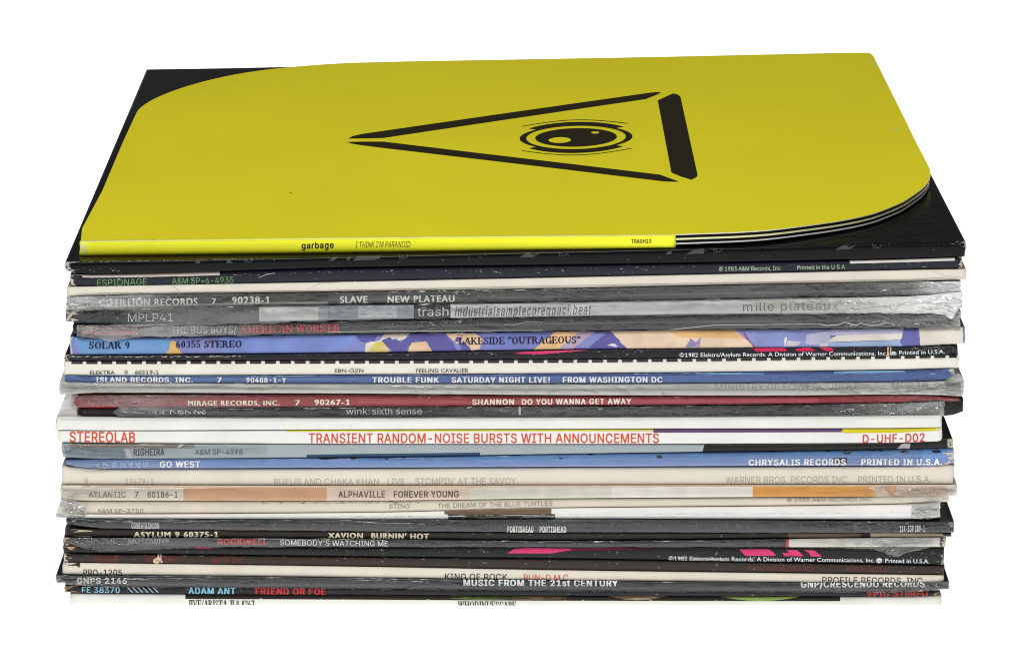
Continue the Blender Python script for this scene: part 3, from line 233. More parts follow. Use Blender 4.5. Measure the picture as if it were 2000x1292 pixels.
def S_(x, y, w=.30): return ('r', x-w/2, y, x+w/2, y+.07 if y < .5 else y-.07)
def V_(x, w=.15, y0=0., y1=1.): return ('r', x-w/2, y0, x+w/2, y1)
def Lb(x0, y0, x1, y1, w): return ('l', x0, y0, x1, y1, w)
def A_(cx, cy, rx, ry, a0, a1, tk=.15, tn=.06): return ('a', cx, cy, rx, ry, a0, a1, tk, tn)
SERIF = {   # width, strokes: thick stems, thin hairlines, slab serifs
 'A': (.82, [Lb(.12,.03,.40,1,.06), Lb(.68,.03,.42,1,.15), Lb(.2,.32,.62,.32,.05), S_(.12,0,.26), S_(.68,0,.3)]),
 'B': (.74, [V_(.18), S_(.18,0), S_(.18,1), A_(.38,.74,.22,.25,-90,90), A_(.38,.26,.27,.26,-90,90), Lb(.2,.5,.4,.5,.05), Lb(.2,.97,.4,.97,.06), Lb(.2,.03,.4,.03,.06)]),
 'C': (.76, [A_(.42,.5,.32,.5,50,310), V_(.70,.05,.66,.98)]),
 'D': (.84, [V_(.18), S_(.18,0), S_(.18,1), A_(.38,.5,.36,.5,-90,90), Lb(.2,.97,.4,.97,.06), Lb(.2,.03,.4,.03,.06)]),
 'E': (.74, [V_(.18), S_(.18,0), S_(.18,1), Lb(.2,.97,.66,.97,.06), Lb(.2,.03,.68,.03,.06), Lb(.2,.5,.5,.5,.05), V_(.65,.05,.72,1), V_(.67,.05,0,.28), V_(.5,.05,.38,.62)]),
 'F': (.70, [V_(.18), S_(.18,0), S_(.18,1), Lb(.2,.97,.64,.97,.06), Lb(.2,.5,.5,.5,.05), V_(.63,.05,.72,1), V_(.5,.05,.38,.62)]),
 'G': (.84, [A_(.44,.5,.34,.5,50,320), V_(.70,.05,.66,.98), V_(.72,.14,0,.42), S_(.70,.40,.28)]),
 'H': (.90, [V_(.18), V_(.70), S_(.18,0), S_(.18,1), S_(.70,0), S_(.70,1), Lb(.18,.5,.7,.5,.06)]),
 'I': (.40, [V_(.2), S_(.2,0,.34), S_(.2,1,.34)]),
 'J': (.56, [V_(.38,.15,.2,1), S_(.38,1,.32), A_(.24,.22,.19,.22,180,360,.12,.06)]),
 'K': (.86, [V_(.18), S_(.18,0), S_(.18,1), Lb(.24,.38,.66,.97,.06), Lb(.38,.52,.7,.03,.15), S_(.7,0,.28), S_(.66,1,.26)]),
 'L': (.68, [V_(.18), S_(.18,0), S_(.18,1,.26), Lb(.2,.03,.62,.03,.06), V_(.61,.05,0,.34)]),
 'M': (1.02, [V_(.16,.06), V_(.84,.15), Lb(.17,.98,.48,.06,.15), Lb(.84,.98,.5,.04,.06), S_(.14,0,.26), S_(.86,0,.28), S_(.12,1,.22), S_(.88,1,.24)]),
 'N': (.88, [V_(.16,.06), V_(.72,.06), Lb(.17,.97,.71,.05,.16), S_(.16,0,.28), S_(.14,1,.24), S_(.72,1,.28)]),
 'O': (.86, [A_(.43,.5,.35,.5,0,360)]),
 'P': (.70, [V_(.18), S_(.18,0), S_(.18,1), A_(.36,.72,.27,.28,-90,90), Lb(.2,.97,.38,.97,.06), Lb(.2,.46,.38,.46,.06)]),
 'R': (.84, [V_(.18), S_(.18,0), S_(.18,1), A_(.36,.74,.26,.25,-90,90), Lb(.2,.97,.38,.97,.06), Lb(.2,.5,.38,.5,.06), Lb(.42,.5,.68,.03,.15), S_(.7,0,.24)]),
 'S': (.66, [A_(.33,.75,.23,.25,40,270,.11,.07), A_(.33,.26,.25,.26,-140,90,.13,.07), V_(.55,.05,.7,.98), V_(.09,.05,.02,.3)]),
 'T': (.78, [V_(.39), S_(.39,0,.34), Lb(.06,.97,.72,.97,.06), V_(.07,.05,.68,1), V_(.71,.05,.68,1)]),
 'U': (.86, [V_(.18,.15,.3,1), V_(.70,.06,.3,1), A_(.44,.32,.26,.32,180,360,.15,.07), S_(.18,1), S_(.70,1,.26)]),
 'V': (.82, [Lb(.14,.98,.4,0,.15), Lb(.68,.98,.42,0,.06), S_(.14,1,.28), S_(.68,1,.26)]),
 'W': (1.14, [Lb(.12,.98,.34,0,.14), Lb(.56,.98,.36,0,.06), Lb(.56,.98,.78,0,.14), Lb(1.0,.98,.8,0,.06), S_(.12,1,.26), S_(.56,1,.24), S_(1.0,1,.24)]),
 'Y': (.80, [Lb(.13,.98,.4,.46,.14), Lb(.68,.98,.41,.46,.06), V_(.4,.15,0,.48), S_(.4,0), S_(.13,1,.26), S_(.68,1,.24)]),
 '/': (.42, [Lb(.04,-.1,.38,1.05,.07)]), '-': (.4, [Lb(.06,.36,.34,.36,.08)]), ' ': (.36, []),
 '0': (.62, [A_(.31,.5,.23,.5,0,360)]), '3': (.60, [A_(.28,.75,.21,.25,-90,150,.13,.06), A_(.28,.25,.24,.25,-150,90,.13,.06)]),
 '5': (.60, [A_(.28,.3,.25,.3,-150,110,.13,.06), Lb(.12,.5,.16,.97,.07), Lb(.14,.95,.5,.95,.1)]),
 '6': (.62, [A_(.31,.3,.22,.3,0,360,.13,.06), A_(.44,.46,.36,.52,105,185,.1,.1)]),
 '8': (.60, [A_(.30,.75,.19,.24,0,360,.11,.06), A_(.30,.26,.23,.26,0,360,.13,.06)]),
 '9': (.62, [A_(.31,.7,.22,.3,0,360,.13,.06), A_(.18,.54,.36,.52,-75,5,.1,.1)]),
 '2': (.60, [A_(.3,.74,.22,.26,-20,170,.12,.07), Lb(.47,.66,.1,.08,.09), Lb(.08,.05,.52,.05,.1)]),
 '7': (.58, [Lb(.06,.94,.52,.94,.12), Lb(.5,.92,.24,0,.12)]),
 '“': (.5, [Lb(.12,.74,.18,1,.13), Lb(.34,.74,.40,1,.13)]), '”': (.5, [Lb(.12,.7,.18,.96,.13), Lb(.34,.7,.40,.96,.13)]),
 "'": (.25, [Lb(.1,.72,.13,1,.1)]),
}
def serif_glyphs(body):
    v, f = [], []; ox = 0
    def quad(*p):
        b = len(v); k = len(f) % 7; v.extend((q[0], q[1], k) for q in p); f.append((b, b+1, b+2, b+3))
    for ch in body:
        wd, st = SERIF[ch]
        for s in st:
            if s[0] == 'r':
                x0, y0, x1, y1 = s[1:]; y0, y1 = min(y0, y1), max(y0, y1)
                quad((ox+x0, y0), (ox+x1, y0), (ox+x1, y1), (ox+x0, y1))
            elif s[0] == 'l':
                x0, y0, x1, y1, wq = s[1:]
                if abs(y1-y0) > abs(x1-x0)*.5:
                    quad((ox+x0-wq/2, y0), (ox+x0+wq/2, y0), (ox+x1+wq/2, y1), (ox+x1-wq/2, y1))
                else:
                    quad((ox+x0, y0-wq/2), (ox+x1, y1-wq/2), (ox+x1, y1+wq/2), (ox+x0, y0+wq/2))
            else:
                cx, cy, rx, ry, a0, a1, tk, tn = s[1:]; n = max(6, int(abs(a1-a0)/18)); pr = None
                for i in range(n+1):
                    a = math.radians(a0+(a1-a0)*i/n); c, q = math.cos(a), math.sin(a)
                    wq = tn+(tk-tn)*c*c
                    o_ = (ox+cx+rx*c, cy+ry*q, 0); i_ = (ox+cx+(rx-wq)*c, cy+(ry-wq)*q, 0)
                    if pr: quad(pr[0], o_, i_, pr[1])
                    pr = (o_, i_)
        ox += wd
    return v, f

def serif_strikes(body, bold):
    v, f = serif_glyphs(body); d = (bold or .022)
    V, F = [], []
    for k, (dx, dy) in enumerate(((-d, -d*.3), (d, d*.3), (0, 0))):
        o = len(V); V += [(x+dx, y+dy, z+7*k) for x, y, z in v]; F += [tuple(o+i for i in t) for t in f]
    return V, F

# ------------------------------------------------------------------ one record: cover body, spine, print on the spine, film
TL = [0, .03, .08, .16, .28, .5, .72, .84, .92, .97, 1]
S = 0.314
MM = 0.001
def link(name, bm, mats, parent=None, origin=Vector((0, 0, 0)), smooth=False):
    me = bpy.data.meshes.new(name)
    bm.normal_update()
    if smooth:
        for f in bm.faces: f.smooth = True
    bm.to_mesh(me); bm.free()
    me.transform(__import__('mathutils').Matrix.Translation(-origin))
    for m in (mats if isinstance(mats, (list, tuple)) else [mats]): me.materials.append(m)
    o = bpy.data.objects.new(name, me); COL.objects.link(o)
    if parent: o.parent = parent
    return o

GROUP = 'records in the stack'
class Rec:
    def __init__(s, label, top, bot, xl, xr, dy=0., col=(128, 128, 128), rot=0., round_=.35, ycurve=None, category='record',
                 body=True, cover=None, depth=S, taper=0., **mk):
        s.taper = taper
        s.t, s.b = curve(top), curve(bot); s.xl, s.xr = xl, xr
        s.y = ycurve or (lambda px, d=dy: -d*MM)
        s.rnd = round_; s.rot = rot; s.D = depth
        s.mat = paper(col, **mk); s.slots = [s.mat]; s.cover = paper(cover, **mk) if cover else s.mat
        mid = (xl+xr)/2; o = at_y(mid, s.b(mid), s.y(mid)); s.org = Vector((o.x, o.y+s.D/2, o.z))
        e = bpy.data.objects.new('record_sleeve', None); COL.objects.link(e); e.location = s.org; e.empty_display_size = .02
        e['label'] = label; e['category'] = category; e['group'] = GROUP; s.e = e
        s.th = (at_y(mid, s.t(mid), s.y(mid))-o).length
        s.layer = 0; s.texts = []; s.films = []
        s.sp = bmesh.new(); s._spine()
        s.has_body = body
    def prof(s, t):
        u = abs(2*t-1); return s.rnd*s.th*(1-max(0, 1-u**3)**(1/3))
    def corner(s, px):
        r = 9.; d = min(px-s.xl, s.xr-px)
        if d >= r: return 0
        q = 1-max(0, d)/r; return .0013*(1-math.sqrt(max(0, 1-q*q)))
    def P0(s, px, t):
        for x_, sg in ((s.xl, 1), (s.xr, -1)):
            k = (px-x_)*sg
            if k < 24: px += (1-max(0, k)/24)*(1.6*noise.noise((x_, t*1.7, s.b(1000)))+.7*noise.noise((x_, t*6, s.b(1000)+4)))*1.6
        return at_y(px, s.t(px)+(s.b(px)-s.t(px))*t, s.y(px)+s.prof(t)+s.corner(px))
    def P(s, px, t, off=0.):
        if not off: return s.P0(px, t)
        tc = min(max(t, .004), .996); e = .004
        a, b = s.P0(px, tc-e), s.P0(px, tc+e); d = b-a
        n = Vector((0, d.z, -d.y)).normalized()
        if n.y > 0: n = -n
        return s.P0(px, t)+n*off
    def xs(s, step=26):
        e = [0, 1, 2.5, 4.5, 7, 10]; a = [s.xl+q for q in e]+[s.xr-q for q in e]
        n = max(2, int((s.xr-s.xl-40)/step)); a += [s.xl+20+(s.xr-s.xl-40)*i/n for i in range(n+1)]
        return sorted(a)
    def _spine(s):
        X = s.xs(); G = [[s.sp.verts.new(s.P0(x, t)) for t in TL] for x in X]
        for i in range(len(X)-1):
            for j in range(len(TL)-1):
                f = s.sp.faces.new((G[i][j], G[i][j+1], G[i+1][j+1], G[i+1][j])); f.smooth = True
    def slot(s, m):
        if m not in s.slots: s.slots.append(m)
        return s.slots.index(m)
    def tz(s, px, py): return (py-s.t(px))/(s.b(px)-s.t(px))
    def _conform(s, verts, faces, off, clip=True, xstep=None):
        """flat shape in photo pixels -> (px, t) plane -> cut on the spine's own grid -> laid on the spine"""
        bm = bmesh.new()
        vv = [bm.verts.new((q[0]/1000., s.tz(q[0], q[1]), q[2] if len(q) > 2 else 0)) for q in verts]
        for f in faces:
            try: bm.faces.new([vv[i] for i in f])
            except ValueError: pass
        def cut(co, no, outer=False):
            g = bm.verts[:]+bm.edges[:]+bm.faces[:]
            bmesh.ops.bisect_plane(bm, geom=g, dist=1e-7, plane_co=co, plane_no=no, clear_outer=outer)
        if clip:
            cut((0, .015, 0), (0, -1, 0), True); cut((0, .985, 0), (0, 1, 0), True)
        if bm.verts:
            lo = min(v.co.y for v in bm.verts); hi = max(v.co.y for v in bm.verts)
            for t in TL[1:-1]:
                if lo < t < hi: cut((0, t, 0), (0, 1, 0))
            if xstep:
                a = min(v.co.x for v in bm.verts); b = max(v.co.x for v in bm.verts); x = a+xstep/1000
                while x < b: cut((x, 0, 0), (1, 0, 0)); x += xstep/1000
        for v in bm.verts: v.co = s.P(v.co.x*1000, v.co.y, off+v.co.z*4e-6)
        for f in bm.faces:
            f.smooth = True
        bm.normal_update()
        for f in bm.faces:
            if f.normal.y > 0: f.normal_flip()
        return bm
    def poly(s, pts, col, off=None, xstep=28, clip=True, mat=None, rough=.45, spec=.25, mott=.09, scale=140):
        """a patch of print or wear: part of the spine's own mesh"""
        if not off: s.layer += 1
        off = off or (.03+.005*s.layer)*MM
        m = mat or paper(col, rough=rough, spec=spec, mott=mott, bump=.06, scale=scale)
        tri = tessellate_polygon([[Vector((x, y, 0)) for x, y in pts]])
        bm = s._conform(pts, tri, off, clip, xstep); k = s.slot(m)
        mp = {v: s.sp.verts.new(v.co) for v in bm.verts}
        for f in bm.faces:
            try: q = s.sp.faces.new([mp[v] for v in f.verts]); q.material_index = k; q.smooth = True
            except ValueError: pass
        bm.free()
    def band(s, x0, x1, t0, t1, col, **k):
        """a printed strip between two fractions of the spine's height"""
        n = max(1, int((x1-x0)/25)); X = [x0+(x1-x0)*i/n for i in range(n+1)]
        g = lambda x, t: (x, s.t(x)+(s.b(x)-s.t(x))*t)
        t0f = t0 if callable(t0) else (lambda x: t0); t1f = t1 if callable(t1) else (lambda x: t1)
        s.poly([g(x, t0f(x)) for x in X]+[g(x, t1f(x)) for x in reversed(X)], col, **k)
    def line(s, pts, wd, col, **k):
        up, dn = [], []
        for i, (x, y) in enumerate(pts):
            a = pts[max(0, i-1)]; b = pts[min(len(pts)-1, i+1)]
            dx, dy = b[0]-a[0], b[1]-a[1]; l = math.hypot(dx, dy) or 1; nx, ny = -dy/l*wd/2, dx/l*wd/2
            up.append((x+nx, y+ny)); dn.append((x-nx, y-ny))
        s.poly(up+dn[::-1], col, **k)
    def chips(s, seed, n, x0=None, x1=None, t=(.0, .14), size=(2, 9), h=(.6, 1.8), col=(196, 194, 188)):
        """rubbed-off specks of print along an edge"""
        r = random.Random(seed); x0 = x0 or s.xl+3; x1 = x1 or s.xr-3
        s.layer += 3
        for i in range(n):
            x = r.uniform(x0, x1); y = s.t(x)+(s.b(x)-s.t(x))*r.uniform(*t); w_ = (r.uniform(*size)/2*r.random()**.7+.4)*.85; h_ = r.uniform(*h)/2*.75
            k = r.randint(5, 8)
            q = r.choice((.72, .86, 1.0)); c = tuple(int(v*q) for v in col)
            s.poly([(x+w_*math.cos(a)*r.uniform(.5, 1.2), y+h_*math.sin(a)*r.uniform(.5, 1.2)) for a in [2*math.pi*j/k for j in range(k)]], c, xstep=None, off=(.034+.005*s.layer+.0015*(i % 9))*MM)
    def worn(s, side, seed, wd, col=(214, 200, 178), t0=.02, t1=.98, top=1.):
        """bare card where the print has rubbed off a corner"""
        r = random.Random(seed); x0 = s.xl+.6 if side == 'l' else s.xr-.6; d = 1 if side == 'l' else -1
        n = 40; pts = [(x0, t0), (x0, t1)]
        for i in range(n, -1, -1):
            t = t0+(t1-t0)*i/n; q = abs(2*(i/n)-1)
            f = .30+.55*noise.noise((seed, t*2.3, 0))+.45*noise.noise((seed, t*7., 3))+.25*noise.noise((seed, t*19., 7))+.45*q**3*(top if i < n/2 else 1)
            pts.append((x0+d*wd*max(.04, f), t))
        s.poly([(x, s.t(x)+(s.b(x)-s.t(x))*t) for x, t in pts], col, xstep=None)
    def text(s, body, x0, x1, y0, y1, cap, col, bold=.0, shear=0., serif=False, space=1., clip=True, extra=0., turn=False, geo=False):
        """lettering printed on the spine: a mesh of its own under the spine"""
        v, f = serif_strikes(body, bold) if serif else glyphs(body, bold, shear, space, geo)
        if turn: v = [(-q[1], q[0], q[2]) for q in v]
        a, b = min(q[0] for q in v), max(q[0] for q in v)
        if turn:
            lo, hi = min(q[1] for q in v), max(q[1] for q in v)
            V = [(x0+(x-a)/(b-a)*(x1-x0), y0-(y-lo)/(hi-lo)*cap, z) for x, y, z in v]
        else:
            V = []
            for x, y, z in v:
                k = (x-a)/(b-a); V.append((x0+k*(x1-x0), y0+(y1-y0)*k-y*cap, z))
        s.layer += 1
        s.texts.append((s._conform(V, f, (.045+.005*s.layer+extra)*MM, clip), ink(col)))
    def film(s, x0, x1, top, bot, seed=1, off=.7, amp=.35, milk=.10, gloss=1., fray=1.5, name='shrink_wrap', tuck=.4, nx=None, tint=(.98, .98, .975), crumple=.6):
        """crinkled clear film drawn over the spine (edges given in photo pixels)"""
        tf = curve(top) if not callable(top) else top; bf = curve(bot) if not callable(bot) else bot
        hf = curve(milk) if isinstance(milk, list) else (lambda x: milk)
        n = nx or max(8, int((x1-x0)/4)); m = 11; bm = bmesh.new(); G = []; HL = bm.verts.layers.float.new('haze')
        for i in range(n+1):
            px = x0+(x1-x0)*i/n; row = []
            fe = fray*(noise.noise((px*.03, seed*7.1, 0))*1.2+noise.noise((px*.15, seed*3.3, 5))*.8)
            fx = min(px-x0, x1-px)
            for j in range(m+1):
                u = j/m; y0 = tf(px)-fe*.4; y1 = bf(px)+fe
                yy = s.y(px)-off*MM
                q = abs(2*u-1); yy += tuck*MM*q**4
                wv = noise.noise((px*.012+u*.9, u*1.6, seed))*.9+noise.noise((px*.05-u*3., u*3., seed+9))*.6+noise.noise((px*.16, u*5., seed+3))*.25
                fold = 0
                for q_, sl in ((0, 14), (1, -22), (2, 40)):
                    z_ = noise.noise((px*.012+(u-.5)*sl*.05, u*2.2+q_*5., seed*1.7+q_)); fold += max(0, 1-abs(z_)*9)*(.5 if q_ else .8)
                yy -= amp*MM*(wv*.55+.15+fold*.45)
                if fx < 7: yy += .5*MM*(1-fx/7)**2
                ex = (noise.noise((u*3., seed, i > n/2))*3) if i in (0, n) else 0
                vt = bm.verts.new(at_y(px+ex, y0+(y1-y0)*u, yy)); vt[HL] = max(0, hf(px)); row.append(vt)
            G.append(row)
        for i in range(n):
            for j in range(m): bm.faces.new((G[i][j], G[i][j+1], G[i+1][j+1], G[i+1][j]))
        s.films.append((name, bm, film_mat(gloss, tint, crumple)))
    def finish(s):
        if s.has_body:
            X = s.xs(); bm = bmesh.new(); rings = []
            g = .00006; Yn = [0, .3, .7, 1]
            for x in X:
                a, b = s.P0(x, 0), s.P0(x, 1); r = []
                for k in Yn: r.append(bm.verts.new((a.x-s.rot*s.D*k-s.taper*k*(x-s.xl)/(s.xr-s.xl), a.y+s.D*k, a.z-g)))
                for k in reversed(Yn): r.append(bm.verts.new((b.x-s.rot*s.D*k-s.taper*k*(x-s.xl)/(s.xr-s.xl), b.y+s.D*k, b.z+g)))
                rings.append(r)
            n = len(rings[0])
            for i in range(len(rings)-1):
                for j in range(n-1):
                    f = bm.faces.new((rings[i][j], rings[i+1][j], rings[i+1][j+1], rings[i][j+1])); f.smooth = j != 3
            bm.faces.new(rings[0]); bm.faces.new(rings[-1][::-1])
            bmesh.ops.recalc_face_normals(bm, faces=bm.faces)
            link('cover', bm, s.cover, s.e, s.org)
        sp = link('spine', s.sp, s.slots, s.e, s.org)
        for bm, m in s.texts:
            if bm.faces: link('lettering', bm, m, sp, s.org)
        for n, bm, m in s.films: link(n, bm, m, s.e, s.org, smooth=True)

WHITE = (236, 235, 228); CREAM = (230, 223, 207)
XL = [200, 700, 1100, 1750]
def E(l, a, b, r): return list(zip(XL, (l, a, b, r)))
# ------------------------------------------------------------------ the stack, bottom record first; numbers are edges read off the photograph
# 31
R = Rec('white bottom sleeve of the stack, with a long dark picture strip',
        [(140,1157),(360,1158.5),(700,1160),(1100,1162.5),(1750,1163.5),(1838,1161)], [(140,1180),(700,1182.5),(1100,1184),(1838,1185)], 137, 1839, 0, WHITE)
R.band(362, 1641, .0, .44, (52, 48, 42))
R.band(880, 1010, .02, lambda x: .42-abs(x-940)/500, (104, 124, 66)); R.band(1000, 1110, .05, lambda x: .4-abs(x-1030)/600, (118, 98, 74))
R.band(1190, 1300, .02, lambda x: .06+.3*(1-((x-1245)/55)**2), (190, 160, 128)); R.band(1405, 1560, .02, lambda x: .04+.38*max(0, 1-((x-1485)/78)**2), (150, 176, 96))
R.text('JIVE/ARISTA JL8-8267', 367, 497, 1185.5, 1186.5, 15, (60, 58, 56), serif=True)
R.text('WHODINI/ESCAPE', 894, 1008, 1188, 1188.5, 15, (60, 58, 56), serif=True)
R.chips(311, 16, 360, 1640, (.38, .46), (2, 9), (1, 4), (235, 233, 226)); R.finish()
# 30
R = Rec('black sleeve with pale blue and red bold lettering, resting on the bottom white sleeve',
        E(1143.5,1147.5,1151.5,1154), [(128,1155),(200,1156.5),(700,1160),(1100,1162),(1750,1163),(1837,1161)], 127, 1837, .4, (44, 45, 49), speck=1)
R.worn('l', 302, 34, (196, 160, 124)); R.worn('r', 301, 26, (176, 150, 118))
R.text('FE 38370', 160, 234, 1156.2, 1156.8, 11, (140, 192, 214), .02)
for i in range(6): R.line([(249+i*10, 1146), (259+i*10, 1156)], 1.8, (178, 205, 212), xstep=None)
R.text('ADAM ANT', 368, 460, 1158, 1158.6, 11.6, (132, 190, 215), .045)
R.text('FRIEND OR FOE', 499, 636, 1158.8, 1159.8, 11.4, (205, 62, 66), .045)
R.text('EPIC STEREO', 1696, 1812, 1164, 1163, 11.4, (192, 62, 58), .04)
R.chips(303, 40, None, None, (.0, .25), (2, 8), (.5, 1.2)); R.finish()
# 29
R = Rec('dark wrapped sleeve with extra bold white lettering, second above the bottom white one',
        [(112,1122),(200,1122),(700,1127),(1100,1132),(1750,1137),(1852,1133)], [(112,1137),(200,1142.5),(700,1146.5),(1100,1151),(1750,1153.5),(1852,1149)], 109, 1853, 1.2, (50, 50, 55))
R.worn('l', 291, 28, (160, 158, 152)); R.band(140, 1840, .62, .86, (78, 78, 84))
R.text('GNPS 2146', 150, 248, 1138, 1138.5, 10.8, (236, 236, 230), .055)
R.text('MUSIC FROM THE 21st CENTURY', 905, 1207, 1142.6, 1143.6, 11.4, (240, 240, 235), .055)
R.text('GNP/CRESCENDO RECORDS', 1564, 1806, 1146, 1145, 12.5, (238, 238, 232), .055)
R.chips(292, 60, 115, 700, (.3, .95), (2, 9), (.5, 1.4)); R.chips(293, 60, None, None, (.6, .95), (2, 8), (.4, 1.0), (170, 170, 168))
R.film(110, 1854, lambda x, R=R: R.t(x)+1, lambda x, R=R: R.b(x)+2.5, 29, .6, .3, [(110,.09),(300,.03),(1500,.015),(1860,.08)]); R.finish()
# 28
R = Rec('cream sleeve with dark grey and red capitals, between two dark sleeves low down',
        E(1098.5,1105.5,1112.5,1121), E(1121.3,1127,1132,1138.2), 123, 1843, .8, CREAM)
R.poly([(124, 1096), (156.5, 1097.5), (156.5, 1107), (124, 1106)], (52, 48, 42)); R.chips(281, 26, 124, 155, (.0, .36), (2, 8), (.6, 1.6))
R.text('PRO-1205', 163, 238, 1122.6, 1123, 11.5, (42, 40, 40), .015)
R.text('KING OF ROCK', 869, 991, 1130.6, 1131.4, 11.6, (66, 60, 56), .01)
R.text('RUN-D.M.C.', 1023, 1114, 1132.4, 1133.2, 11.8, (206, 88, 82), .005)
R.text('PROFILE RECORDS, INC.', 1606, 1806, 1138.4, 1140, 12.8, (84, 74, 66), .01); R.finish()
# 27
R = Rec('dark brown sleeve with faint dark red lettering and a torn nick near its left',
        E(1079.5,1085.5,1089.5,1100.5), E(1099,1105,1112,1120.5), 125, 1843, .3, (62, 55, 51), speck=.5)
R.band(130, 1840, .03, .16, (46, 40, 36)); R.worn('l', 271, 12); R.chips(272, 60, 130, 900, (.12, .24), (2, 10), (.4, 1.1)); R.chips(275, 20, 1500, 1830, (.1, .3), (2, 8), (.5, 1.3))
dr = (132, 62, 58)
R.text('THE CURE', 182, 232, 1096, 1096.6, 12, dr, .0); R.text('PORNOGRAPHY', 286, 350, 1097, 1097.6, 12, dr); R.text('A&M SP-4902', 413, 475, 1098.6, 1099, 11, dr)
R.text('℗ 1982 A&M RECORDS INC.', 1460, 1588, 1113, 1114, 10, (118, 66, 62)); R.text('PRINTED IN U.S.A.', 1653, 1734, 1115, 1115.6, 10, (118, 66, 62))
R.poly([(309, 1080), (311, 1080), (310.5, 1086), (314, 1090), (310, 1099), (304, 1100), (299, 1096), (300, 1091), (307, 1088)], (226, 208, 180), xstep=None)
R.poly([(313.5, 1080), (315.5, 1081), (315, 1090), (318.5, 1097), (314, 1098), (312.6, 1090)], (222, 204, 178), xstep=None); R.finish()
# 26
R = Rec('lower of two black sleeves with pink brush shapes and a white copyright line',
        E(1066,1069,1068,1067.5), E(1079,1085.5,1089.5,1100.5), 124, 1843, 1.0, (36, 39, 44), speck=.6)
R.worn('l', 261, 40, (206, 176, 138), 0.02, .6); R.worn('r', 262, 10, (170, 165, 160), .4, .98)
PK = (222, 70, 118)
R.poly([(990,1079.5),(1004,1071.5),(1020,1069.8),(1110,1070.2),(1130,1071.5),(1092,1077),(1075,1080),(1030,1079.6)], PK); R.poly([(1110,1070.4),(1210,1069.5),(1290,1070.5),(1200,1073),(1120,1074)], (120, 34, 62))
R.poly([(1444,1072),(1500,1071.5),(1509,1076),(1515,1084.5),(1456,1084.5)], PK); R.poly([(1528,1079),(1541,1079),(1545,1085),(1532,1085)], PK); R.poly([(1536,1073),(1556,1073),(1570,1085),(1547,1085)], PK); R.poly([(1571,1073),(1590,1074),(1606,1086),(1584,1085.5),(1580,1079)], PK)
R.poly([(379,1071),(388,1066),(417,1065),(412,1071)], (190, 60, 100))
def copyright(R, x0, x1, y0, y1, lx, ly, px0, px1, py0, py1):
    c = (225, 228, 230)
    R.text('©1982 Elektra/Asylum Records. A Division of Warner Communications, Inc.', x0, x1, y0, y1, 7.6, c, .004, geo=True)
    a = [2*math.pi*i/20 for i in range(20)]
    R.poly([(lx+6*math.cos(q), ly+5*math.sin(q)) for q in a], (205, 212, 218), xstep=None)
    R.line([(lx-4, ly-2), (lx-2, ly+2.4), (lx, ly-.5), (lx+2, ly+2.4), (lx+4, ly-2)], 1.1, (60, 70, 80), xstep=None)
    R.text('Printed in U.S.A.', px0, px1, py0, py1, 7.6, c, .004, geo=True)
copyright(R, 1306, 1708, 1093, 1096.6, 1717, 1093.5, 1729, 1815, 1097.4, 1098.6)
R.chips(263, 60, 560, 1000, (.15, .35), (2, 12), (.4, 1.0), (150, 150, 152)); R.chips(264, 24, 1760, 1840, (.3, .9), (3, 14), (.4, 1.2)); R.finish()
# 25
R = Rec('black sleeve in torn clear wrap with a red bold word and blank white right end',
        E(1048.5,1051,1055,1048.8), E(1066,1069,1068.5,1067.5), 123, 1847, .9, (42, 42, 46), speck=.6)
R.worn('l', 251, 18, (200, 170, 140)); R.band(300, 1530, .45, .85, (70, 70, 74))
R.band(1539, 1836, .03, .97, (226, 226, 218)); R.band(1535, 1541, .02, .98, (196, 72, 92)); R.worn('r', 252, 18, (222, 200, 168), .02, .98)
R.text('6052ML', 168, 228, 1060.5, 1060.5, 9.4, (152, 152, 154)); R.text('MOTOWN®', 251, 330, 1060.6, 1061.5, 10.4, (172, 172, 174))
R.text('ROCKWELL', 425, 523, 1062, 1062.6, 10.4, (208, 62, 72), .05); R.text("SOMEBODY'S WATCHING ME", 547, 758, 1063.4, 1065.6, 10.2, (226, 226, 226), .005)
R.film(126, 1845, lambda x, R=R: R.t(x)+.6, [(126,1058),(180,1074),(215,1077),(330,1071),(450,1068),(700,1067),(1100,1068),(1540,1068),(1700,1072),(1735,1082),(1757,1086),(1765,1079),(1790,1074),(1845,1064)], 25, .9, .4, [(126,.12),(450,.06),(760,.015),(1600,.015),(1740,.14),(1845,.05)]); R.finish()
# 24
R = Rec('dark brown sleeve with cream extra bold capitals and a bare tan right end',
        E(1031,1036.5,1038.5,1040), [(128,1046),(200,1048.5),(700,1051),(1100,1054.5),(1540,1050),(1750,1048.5),(1857,1047)], 127, 1858, .2, (62, 58, 54), speck=.6)
R.poly([(128,1032),(180,1035.5),(182,1037),(128,1039)], (226, 220, 190)); R.poly([(130,1044.5),(178,1046),(178,1047.2),(130,1047.6)], (214, 206, 178)); 
R.band(1540, 1684, .05, .97, (118, 104, 92)); R.poly([(1684,1040.4),(1706,1040),(1694,1048),(1680,1048.5)], (62, 56, 50)); R.band(1700, 1857, .04, .97, (196, 184, 158))
cr = (238, 234, 204)
R.text('ASYLUM 9 60375-1', 261, 427, 1048, 1047.4, 10, cr, .055, geo=True); R.text('XAVION', 641, 709, 1049.8, 1050, 10, cr, .055, geo=True); R.text("BURNIN' HOT", 725, 838, 1050.4, 1052, 10.4, cr, .055, geo=True)
R.chips(242, 40, 130, 640, (.05, .2), (2, 8), (.4, 1.0)); R.finish()
